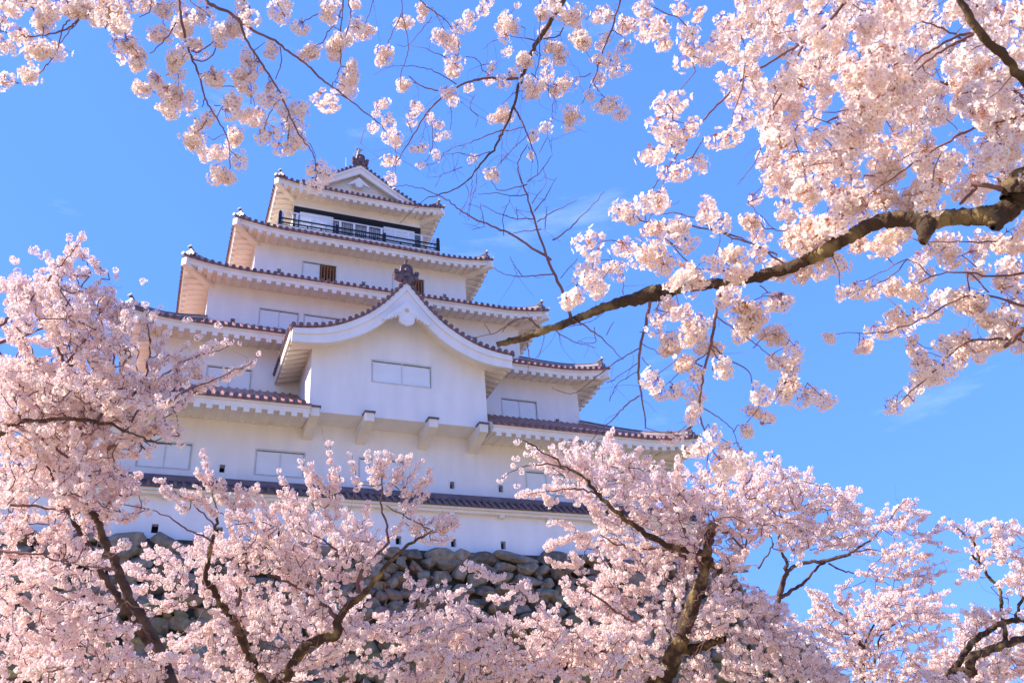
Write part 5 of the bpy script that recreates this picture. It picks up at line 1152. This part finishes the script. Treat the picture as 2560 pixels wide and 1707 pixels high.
t.px_clusters('B', [(150, 210, 60), (290, 340, 70), (420, 150, 70), (530, 70, 62), (425, 575, 70), (690, 240, 72), (750, 280, 66), (780, 170, 42), (850, 110, 48), (850, 170, 42), (930, 65, 46), (760, 420, 58), (730, 470, 42), (1050, 120, 52), (1110, 110, 56), (1145, 190, 42), (1075, 240, 38), (1090, 330, 38), (1310, 70, 66), (1340, 200, 46), (1430, 60, 60), (1490, 110, 75), (1690, 90, 58), (1720, 110, 48), (1560, 230, 60), (1590, 290, 62), (1390, 300, 62), (1450, 370, 52), (1690, 240, 48), (1850, 130, 58), (1860, 310, 58), (1210, 370, 62), (1190, 430, 46), (1000, 445, 36), (1120, 480, 36), (970, 510, 36), (1050, 550, 42), (1240, 560, 66), (1240, 630, 38), (1350, 480, 52), (1340, 400, 42), (1400, 580, 46), (1460, 550, 66), (1690, 410, 58), (1770, 400, 58), (1690, 520, 52), (1800, 460, 48), (1880, 450, 28), (1630, 620, 42), (1700, 690, 52), (1800, 680, 58), (1830, 750, 46), (1500, 770, 92), (1350, 830, 42), (1260, 880, 48), (700, 590, 50), (740, 660, 34), (840, 570, 38), (260, 660, 50), (235, 740, 28), (210, 830, 42), (320, 790, 56), (470, 690, 38), (470, 740, 38), (470, 800, 32), (580, 760, 34), (640, 800, 38), (630, 890, 30), (695, 880, 30), (335, 900, 52), (485, 965, 34), (540, 960, 34), (630, 1000, 30), (305, 1040, 38), (370, 1040, 33), (525, 1075, 26), (330, 1170, 40), (880, 1035, 28), (1010, 1140, 46), (1245, 1015, 26), (1055, 745, 66), (1000, 770, 36), (1110, 760, 36), (960, 10, 40), (1160, 35, 24), (1400, 10, 60), (1560, 80, 50)], D9, .12, 1.08, .060)
t.bare_twigs(110, .32, .0016, -.3); t.finish(True)

# ---------- tree T10: overhead at the upper left
t = Tree('drooping cherry branches hanging into the upper left against the blue sky', (-600, 900), 5.6, 101, CL_NEAR, PETAL_NEAR, base=(-14.5, -24.5, 0))
t.trunk_to_ground(at(-700, -420, 7.0), .14, (-0.4, 0.2), .2)
D10 = 5.8
t.limb([at(-700, -420, 7.0), at(-250, -330, 6.4), at(150, -230, 6.0), at(520, -170, 5.8), at(800, -160, 5.8)], [.10, .07, .05, .03, .015], 6)
for pts, ra in (([(1190, -420), (1175, -100), (1175, 0), (1190, 150), (1240, 340), (1300, 490), (1340, 640), (1400, 750), (1470, 860), (1500, 990), (1500, 1110)], (.012, .003)), ([(1500, 980), (1530, 1010), (1560, 1040)], (.003, .002)), ([(1200, -400), (1330, -20), (1420, 50), (1510, 95), (1620, 180), (1790, 268), (1860, 320), (1960, 390), (2030, 450), (2100, 520), (2230, 610), (2352, 712), (2470, 800), (2530, 870)], (.014, .003)),
                ([(1560, 120), (1620, 280), (1700, 400), (1790, 540), (1850, 650), (1900, 770), (1970, 900), (2030, 980), (2065, 1080), (2065, 1190)], (.009, .003)), ([(-60, 190), (0, 200), (100, 240), (230, 235), (390, 210), (480, 160), (540, 110), (700, 60), (850, -100)], (.004, .009)), ([(90, 545), (180, 540), (270, 470), (310, 420)], (.003, .004)), ([(460, 120), (410, 190), (380, 320), (310, 430)], (.005, .003)), ([(520, 130), (440, 220), (380, 310)], (.004, .003)),
                ([(1150, 150), (1080, 260), (980, 350)], (.005, .003)), ([(1470, 240), (1390, 280), (1300, 340), (1250, 335)], (.004, .005)), ([(1410, 280), (1400, 345), (1330, 400), (1250, 385)], (.004, .005)), ([(1830, 305), (1840, 400), (1800, 520)], (.004, .003)), ([(2250, -60), (2240, 10), (2210, 130), (2150, 200), (2110, 280)], (.006, .003)), ([(2240, 0), (2225, 200), (2225, 400), (2210, 480), (2170, 570)], (.005, .003)), ([(2270, -20), (2290, 120), (2250, 260)], (.005, .003)), ([(2130, 65), (2060, 100), (1990, 135)], (.004, .003)),
                ([(990, -20), (980, 70), (910, 115)], (.005, .003)), ([(1340, 640), (1320, 700)], (.004, .003)), ([(1380, 720), (1320, 840)], (.004, .003)), ([(1640, 560), (1640, 680)], (.003, .003)), ([(1810, 660), (1760, 750), (1730, 830)], (.004, .003)), ([(1260, -100), (1240, 0), (1330, 70), (1370, 110)], (.005, .003)), ([(1890, 740), (1870, 800)], (.003, .003)), ([(1890, 820), (1880, 910)], (.003, .003)), ([(1300, 490), (1420, 560), (1530, 570)], (.005, .003)), ([(1240, 340), (1140, 420)], (.004, .003)), ([(700, 160), (690, 190)], (.003, .002)), ([(1400, 690), (1440, 690)], (.004, .003)), ([(640, -60), (720, 60), (790, 150), (830, 260), (900, 350)], (.007, .003)),
                ([(120, -60), (200, 40), (270, 140), (280, 260)], (.007, .003)), ([(400, -60), (470, 60), (640, 110)], (.007, .004)), ([(1780, -60), (1830, 50), (1860, 110)], (.005, .003)), ([(1580, -80), (1600, 40), (1560, 90)], (.005, .003))):
    t.px_limb('A', pts, (D10, D10-.1), ra, True, 5, .10)
t.px_clusters('A', [(20, 130, 50), (30, 290, 60), (120, 210, 60), (170, 240, 60), (270, 150, 85), (240, 290, 60), (280, 350, 80), (360, 320, 66), (190, 460, 80), (30, 530, 60), (100, 20, 60), (200, 20, 70), (140, 0, 50), (330, 30, 60), (420, 40, 60), (500, 70, 80), (580, 60, 80), (640, 90, 60), (660, 130, 50), (720, 60, 90), (790, 110, 70), (760, 20, 70), (850, 20, 60), (930, 10, 50), (780, 200, 70), (830, 300, 80), (890, 340, 50), (910, 420, 74), (1050, 70, 70), (1090, 240, 68), (1000, 25, 30), (1180, 30, 50), (1230, 120, 70), (1200, 190, 50), (1330, 100, 60), (1250, 290, 60), (1190, 330, 40), (1300, 290, 40), (1150, 410, 80), (1350, 490, 105), (1080, 510, 60), (940, 580, 72), (1140, 590, 80), (1110, 670, 60), (1060, 710, 48), (1230, 660, 70), (1310, 735, 66), (1160, 480, 50), (1420, 200, 60), (1540, 210, 80), (1560, 130, 60), (1630, 110, 62), (1600, 40, 50), (1730, 290, 50), (1630, 360, 60), (1640, 420, 60), (1600, 530, 108), (1760, 640, 68), (1780, 560, 38), (1900, 650, 66), (1470, 700, 70), (1650, 740, 72), (1250, 900, 78), (1390, 930, 68), (1540, 880, 86), (1720, 890, 72), (1860, 820, 52), (1930, 800, 58), (1870, 940, 66), (1970, 920, 58), (1570, 1050, 58), (1470, 1160, 74), (2060, 1120, 66), (2130, 1130, 58), (2050, 1210, 60), (1830, 90, 70), (1820, 10, 50), (1960, 170, 65), (2150, 50, 80), (2050, 340, 75), (2220, 320, 75), (2280, 470, 80), (2290, 550, 60), (2140, 650, 75), (2330, 190, 50), (2320, 40, 40), (2240, 250, 50), (1450, 180, 50)], D10, .15, 1.14, .062)
t.finish(True)

# ---------- tree T8: the big overhanging limb from the right
t = Tree('overhanging cherry tree with a gnarled mossy limb sweeping in from the right', (3000, 900), 4.6, 81, CL_NEAR, PETAL_NEAR, base=(-1.6, -26.9, 0), big_mat=BARK_MOSS_SUN)
fork = at(2900, 560, 4.5)
t.trunk_to_ground(at(3000, 800, 4.6), .15, (0.1, 0), .2)
t.limb([at(3000, 800, 4.6), fork, at(2700, 470, 4.45), at(2600, 440, 4.4), at(2540, 495, 4.4)], [.15, .11, .085, .078, .072], 5)
t.px_limb('C', [(2352, 1170), (2290, 1250), (2230, 1300), (2150, 1325), (2060, 1325), (1940, 1330), (1800, 1345), (1730, 1350), (1600, 1340), (1500, 1352), (1400, 1385), (1300, 1440), (1200, 1495), (1120, 1550)], (4.4, 4.8), [.054, .056, .060, .052, .047, .045, .048, .053, .044, .041, .040, .038, .037, .036])
t.px_limb('C', [(1760, 1370), (1745, 1430), (1730, 1490)], (4.5, 4.45), [.05, .032, .018])
t.px_limb('C', [(2210, 1330), (2180, 1375), (2160, 1395)], (4.4, 4.35), [.045, .034, .012])
t.px_limb('D', [(1530, 215), (1470, 235), (1400, 262), (1300, 300), (1230, 325), (1140, 345), (1050, 358), (960, 368), (880, 375), (820, 388), (770, 402), (720, 412), (640, 435), (560, 458), (500, 478), (430, 508), (380, 530), (310, 552), (260, 568), (200, 590), (150, 605), (110, 615), (72, 626)], (4.8, 5.7), [.038, .036, .034, .032, .032, .031, .031, .033, .036, .042, .054, .052, .036, .030, .028, .026, .025, .024, .023, .023, .024, .019, .016])
t.px_limb('C', [(2352+120, 590), (2352, 490), (2300, 430), (2200, 330), (2080, 190), (1980, 40), (1930, -60)], (4.0, 3.8), [.020, .019, .018, .018, .017, .015, .013])
t.limb([fork, at(2800, 620, 4.2), at(2700, 640, 4.0), at(2600, 540, 4.0), at(2608, 241, 4.0)], [.06, .04, .03, .024, .02], 5)
t.limb([fork, at(2850, 100, 4.8), at(2600, -250, 5.0), at(2100, -260, 5.0), at(1900, -200, 5.0)], [.08, .06, .045, .03, .02], 6)
t.limb([fork, at(2800, 300, 5.4), at(2600, 330, 5.6)], [.06, .04, .02], 5)
t.limb([fork, at(2760, 800, 5.0), at(2620, 850, 5.0), at(2600, 880, 5.0)], [.06, .04, .022, .02], 5)
for k_, pts, dd, ra in (('C', [(1290, -60), (1260, 0), (1130, 160), (980, 270), (800, 380), (640, 480), (520, 600), (400, 720), (280, 860), (190, 1000), (100, 1120), (60, 1190)], 4.6, (.010, .003)), ('C', [(1210, 120), (1150, 210), (1100, 300)], 4.7, (.004, .003)), ('C', [(1700, 90), (1590, 110), (1420, 120), (1250, 220), (1100, 290), (1040, 300)], 4.9, (.006, .003)), ('C', [(1000, 260), (930, 450), (840, 620), (770, 780), (720, 960), (640, 1080), (600, 1130)], 4.6, (.006, .002)), ('C', [(630, 500), (580, 680), (510, 870)], 4.6, (.004, .002)),
                        ('C', [(2100, 205), (1960, 215), (1820, 290), (1700, 370), (1560, 500), (1460, 630)], 4.4, (.009, .003)), ('C', [(2080, 200), (1990, 235), (1850, 310), (1700, 430), (1550, 580), (1400, 740), (1280, 880)], 4.3, (.008, .003)), ('C', [(2440, 700), (2352, 712), (2180, 750), (2020, 800), (1900, 860), (1700, 990), (1520, 1110), (1370, 1220)], 4.3, (.009, .003)), ('C', [(2440, 810), (2352, 822), (2230, 840), (2090, 880)], 4.5, (.006, .003)), ('C', [(1710, 120), (1800, 160), (1880, 190), (2000, 260), (2130, 400), (2230, 500), (2352, 600)], 4.9, (.004, .010)),
                        ('C', [(1300, 685), (1240, 705), (1200, 720), (1140, 750)], 5.6, (.010, .006)), ('C', [(1290, 700), (1250, 770), (1220, 830)], 5.6, (.008, .005)), ('C', [(1290, 690), (1500, 560), (1800, 500), (2100, 560), (2450, 680)], 5.7, (.010, .018)), ('C', [(1500, 1110), (1440, 1080), (1370, 1075)], 4.4, (.005, .003)), ('C', [(2030, 1130), (2150, 1140), (2230, 1170), (2260, 1200)], 4.4, (.012, .016)), ('C', [(2060, 1150), (2000, 1210), (1960, 1250)], 4.4, (.010, .008)),
                        ('C', [(0, 1350), (200, 1380), (400, 1400), (560, 1440), (700, 1500), (840, 1560)], 5.2, (.004, .006)), ('C', [(150, 1460), (280, 1560)], 5.2, (.004, .003)), ('C', [(660, 1240), (740, 1320), (830, 1410)], 5.2, (.003, .002)), ('C', [(760, 1400), (900, 1420), (1030, 1440), (1130, 1500)], 5.0, (.003, .005)), ('C', [(60, 1320), (130, 1290), (240, 1230)], 5.0, (.003, .002)),
                        ('D', [(1045, 375), (1020, 500), (1000, 620), (970, 740), (950, 850), (955, 950), (985, 1050), (985, 1125)], 5.1, (.011, .003)), ('D', [(1020, 500), (1100, 560), (1190, 620), (1260, 680), (1290, 730)], 5.1, (.005, .002)), ('D', [(1000, 630), (1080, 690), (1160, 740), (1180, 820), (1190, 900)], 5.1, (.005, .002)), ('D', [(960, 895), (1030, 940), (1090, 990), (1115, 1060)], 5.1, (.004, .002)), ('D', [(735, 440), (710, 560), (685, 700), (690, 800), (705, 880), (715, 985)], 5.3, (.011, .004)),
                        ('D', [(690, 640), (600, 690), (520, 750), (440, 815), (380, 838), (310, 810)], 5.3, (.004, .002)), ('D', [(690, 845), (640, 880), (600, 920), (540, 980), (480, 1040), (430, 1080)], 5.3, (.005, .002)), ('D', [(400, 515), (480, 560), (550, 620), (620, 690)], 5.5, (.006, .002)), ('D', [(310, 555), (400, 610), (500, 640)], 5.6, (.004, .002)), ('D', [(395, 525), (385, 470), (360, 400), (300, 270), (240, 100), (205, -20), (175, -90), (165, -160), (205, -240)], 5.6, (.012, .003)), ('D', [(380, 420), (450, 340), (540, 310)], 5.6, (.005, .003)),
                        ('D', [(1320, 280), (1200, 200), (1060, 150), (900, 70), (780, 60)], 5.1, (.006, .003)), ('D', [(1530, 200), (1480, 170), (1400, 145)], 4.9, (.008, .004)), ('D', [(1120, 350), (1040, 300), (940, 300), (900, 270), (800, 160)], 5.2, (.006, .003)), ('D', [(690, 570), (770, 575), (790, 560)], 5.3, (.003, .002)), ('D', [(700, 620), (790, 670)], 5.3, (.003, .002)), ('D', [(700, 680), (730, 720)], 5.3, (.003, .002)), ('D', [(690, 740), (600, 790), (560, 870)], 5.3, (.003, .002)), ('D', [(985, 660), (870, 740), (800, 800)], 5.1, (.004, .002)), ('D', [(955, 870), (900, 960), (840, 1020)], 5.1, (.003, .002)),
                        ('D', [(690, 700), (600, 760), (550, 790)], 5.3, (.003, .002)), ('D', [(1000, 640), (1040, 700)], 5.1, (.003, .002)), ('D', [(1210, 370), (1300, 430)], 5.0, (.004, .003)), ('D', [(620, 410), (615, 320), (560, 240)], 5.3, (.003, .002)), ('D', [(760, 470), (850, 500), (920, 530)], 5.2, (.004, .002)), ('D', [(960, 720), (880, 680)], 5.1, (.003, .002)), ('D', [(1180, 640), (1230, 590), (1280, 580)], 5.1, (.003, .002)),
                        ('D', [(2470, 520), (2352, 560), (2310, 600), (2270, 635)], 4.6, (.020, .010)), ('D', [(2440, 640), (2270, 600), (2100, 620), (1960, 740), (1800, 890)], 5.0, (.010, .003)), ('D', [(2440, 480), (2200, 420), (2060, 430), (1900, 520), (1760, 570), (1540, 580)], 5.0, (.008, .002)), ('D', [(2440, 300), (2250, 330), (2080, 310), (1950, 330), (1830, 400)], 5.0, (.008, .003)), ('D', [(1850, 255), (1780, 330), (1700, 370), (1570, 410)], 5.0, (.004, .002)), ('D', [(1950, 330), (1850, 260), (1700, 330), (1640, 350)], 5.0, (.004, .002)), ('D', [(2200, 400), (2110, 320), (2140, 500), (2170, 620)], 5.0, (.005, .002)), ('D', [(2040, 640), (1930, 640), (1880, 600)], 5.0, (.003, .002)), ('D', [(2230, 180), (2100, 185), (1900, 180)], 5.0, (.005, .003)),
                        # bare shoots rising from the limb's thin end
                        ('B', [(1225, 1270), (1110, 1280), (1020, 1258), (900, 1270)], 5.6, (.004, .002)), ('B', [(1222, 1205), (1100, 1240), (1030, 1240), (990, 1180)], 5.6, (.004, .002)), ('B', [(1270, 1380), (1350, 1280), (1415, 1160)], 5.6, (.004, .002)), ('B', [(1290, 1450), (1400, 1380), (1550, 1305)], 5.6, (.004, .002)), ('B', [(1310, 1500), (1200, 1510), (1100, 1530)], 5.6, (.004, .002)), ('B', [(1270, 1430), (1150, 1430), (1050, 1400), (930, 1340)], 5.6, (.004, .002)), ('B', [(1390, 1568), (1500, 1490), (1600, 1390), (1730, 1250)], 5.6, (.005, .002)), ('B', [(1380, 1700), (1180, 1568), (1050, 1500), (900, 1440), (780, 1370), (690, 1300), (560, 1240), (450, 1215), (350, 1220)], 5.7, (.009, .002)),
                        ('B', [(1225, 1190), (1300, 1130), (1390, 1010)], 5.6, (.004, .002)), ('B', [(1255, 1330), (1340, 1200), (1330, 1100)], 5.6, (.003, .002)), ('B', [(1070, 1540), (1065, 1420), (1110, 1300)], 5.6, (.003, .002)), ('B', [(1160, 1430), (1150, 1350)], 5.6, (.003, .002)), ('B', [(940, 1470), (920, 1330)], 5.6, (.003, .002)), ('B', [(860, 1500), (950, 1480)], 5.6, (.002, .002)), ('B', [(1340, 1500), (1355, 1350)], 5.6, (.003, .002)),
                        ('S', [(1140, 95), (1040, 100), (930, 108), (820, 95), (740, 50)], 5.6, (.005, .002)), ('S', [(930, 105), (880, 40), (850, -20)], 5.6, (.003, .002)), ('S', [(1180, 120), (1290, -10)], 5.6, (.003, .002)), ('S', [(1060, 460), (960, 380), (880, 400), (760, 470), (620, 505)], 5.7, (.006, .002)), ('S', [(720, 480), (680, 410)], 5.7, (.003, .002)), ('S', [(960, 540), (975, 640), (960, 740), (900, 765)], 5.7, (.004, .002)), ('S', [(800, 470), (860, 400), (915, 380)], 5.7, (.003, .002)), ('S', [(1075, 470), (1065, 540), (1030, 640)], 5.7, (.003, .002)), ('S', [(1100, 435), (1260, 430), (1390, 395), (1480, 330)], 5.6, (.003, .002)), ('S', [(1400, 440), (1400, 540), (1290, 530)], 5.6, (.003, .002)), ('S', [(1480, 490), (1530, 400)], 5.6, (.003, .002))):
    t.px_limb(k_, pts, (dd, dd+.05), ra, True, 5, .10)
NB = [(480, 220, 55), (460, 310, 50), (480, 350, 46), (520, 375, 30), (530, 270, 40), (620, 200, 50), (590, 290, 35), (700, 230, 60), (780, 260, 80), (850, 310, 50), (428, 445, 50), (930, 330, 62), (1010, 270, 50), (1100, 240, 60), (1120, 320, 60), (1200, 230, 50), (1300, 310, 70), (1380, 300, 60), (1440, 240, 60), (1470, 310, 45), (1540, 270, 50), (1300, 430, 56), (770, 520, 42), (800, 440, 36), (840, 600, 66), (900, 560, 66), (870, 510, 40), (870, 700, 55), (930, 600, 36), (940, 750, 46), (1045, 705, 42), (930, 840, 42), (750, 780, 46), (790, 825, 40), (840, 820, 38), (1150, 440, 70), (1150, 530, 56), (1080, 400, 46), (1200, 470, 56), (1130, 580, 42), (1270, 580, 52), (1320, 650, 52), (1360, 640, 38), (1340, 720, 48), (1330, 790, 56), (1220, 840, 52), (1480, 860, 46), (1400, 840, 40), (1180, 950, 50), (1150, 985, 30), (920, 945, 38), (830, 1020, 46), (920, 1060, 46), (1000, 1020, 42), (1130, 1100, 54), (1090, 1070, 38), (1040, 1140, 50), (980, 1190, 38), (960, 520, 46), (1000, 600, 40), (1050, 430, 40), (640, 40, 60), (720, 20, 56), (740, 110, 56), (850, 120, 56), (890, 180, 46), (970, 60, 46), (1040, 100, 46), (1160, 100, 62), (1190, 150, 42), (1350, 160, 56), (1430, 130, 66), (1500, 200, 52), (1380, 200, 46), (1640, 180, 56), (1740, 190, 50), (1800, 150, 56), (1700, 150, 50)]
t.px_clusters('D', NB, 5.0, .15, 1.12, .060)
t.px_clusters('D', [(1560, 415, 26), (1630, 380, 46), (1690, 390, 42), (1780, 380, 50), (1880, 370, 42), (1830, 400, 28), (1900, 240, 42), (1910, 320, 46), (1960, 200, 38), (2030, 250, 56), (2140, 230, 46), (2200, 170, 56), (2280, 150, 46), (2150, 300, 46), (2250, 330, 56), (2320, 260, 46), (2320, 360, 38), (2080, 420, 56), (2150, 450, 56), (2200, 520, 56), (2280, 480, 46), (1990, 430, 46), (1950, 480, 46), (1880, 500, 46), (1820, 480, 42), (1820, 545, 46), (1740, 555, 42), (1680, 590, 42), (1640, 645, 20), (1525, 585, 24), (2060, 590, 56), (2100, 650, 66), (2000, 620, 46), (2180, 640, 56), (2260, 600, 56), (2240, 560, 46), (2320, 540, 50), (2320, 440, 50), (2330, 620, 40), (1870, 610, 26), (1890, 690, 38), (1880, 640, 26), (1960, 720, 46), (2020, 700, 46), (1920, 770, 48), (1980, 760, 38), (1880, 810, 36), (1900, 740, 40), (1830, 865, 26), (1770, 905, 28), (1800, 890, 18), (2080, 700, 33), (2160, 680, 30), (2300, 200, 60), (2340, 120, 50), (2000, 180, 40)], 5.2, .2, 1.15, .060)
# near, crisp flower balls
t.px_clusters('C', [(200, 630, 95), (115, 640, 42), (165, 775, 92), (70, 940, 86), (210, 880, 70), (300, 780, 60), (340, 340, 90), (280, 300, 40), (400, 390, 40), (30, 200, 70), (100, 130, 70), (60, 60, 60), (130, 260, 50), (250, 40, 60), (380, 70, 40), (270, 180, 50), (310, 200, 50), (510, 250, 90), (640, 120, 80), (670, 60, 70), (640, 280, 60), (220, 1030, 70), (360, 990, 60), (30, 1240, 70), (110, 1230, 50)], 4.2, .1, 1.0, .060)
# the dense upper right: random bunches at several depths
up = fr('C', [(560, -60), (2440, -60), (2440, 1140), (2250, 1180), (2050, 1240), (1760, 1270), (1480, 1300), (1250, 1420), (1080, 1460), (930, 1400), (880, 1260), (640, 1200), (560, 1130), (620, 1000), (700, 900), (620, 830), (560, 700), (500, 560), (520, 460), (600, 420), (440, 300), (430, 200), (560, 130)])
hc = [fr('C', [(1020, 480), (1130, 480), (1120, 620), (1010, 640)]), fr('C', [(900, 720), (1130, 640), (1290, 680), (1230, 830), (1020, 830), (900, 900)]), fr('C', [(1800, 430), (1960, 430), (1960, 540), (1800, 540)]), fr('C', [(1950, 580), (2140, 560), (2150, 690), (1960, 690)]), fr('C', [(860, 870), (960, 880), (950, 980), (860, 980)]), fr('C', [(1850, 960), (1930, 960), (1920, 1030), (1850, 1030)]), fr('C', [(1390, 830), (1480, 830), (1470, 900), (1390, 900)]), fr('C', [(2160, 600), (2352, 540), (2352, 640), (2200, 660)]), fr('C', [(1060, 20), (1120, 20), (1120, 60), (1060, 60)]), fr('C', [(870, 350), (940, 360), (920, 420), (860, 410)]), fr('C', [(650, 640), (700, 640), (700, 720), (640, 700)]), fr('C', [(2290, 330), (2352, 330), (2352, 400), (2300, 400)])]
ar = area(up); xs_ = [p_[0] for p_ in up]; ys_ = [p_[1] for p_ in up]; n_b = int(ar/(math.pi*27**2)*1.40); k = 0
while k < n_b:
    u, v = t.r.uniform(min(xs_), max(xs_)), t.r.uniform(min(ys_), max(ys_))
    if not inside(up, u, v) or any(inside(h, u, v) for h in hc): continue
    dd = float(t.r.choice([4.2, 4.8, 5.4, 6.2, 7.2], p=[.16, .26, .26, .2, .12]))+t.r.normal()*.15; c = at(u, v, dd); k += 1
    for q in range(int(t.r.integers(1, 4))): t.cluster(c+t.r.normal(size=3)*.055, t.r.uniform(.85, 1.15), t.r.normal()*.1)
t.bare_twigs(70, .22, .0014, 0); t.finish(True)
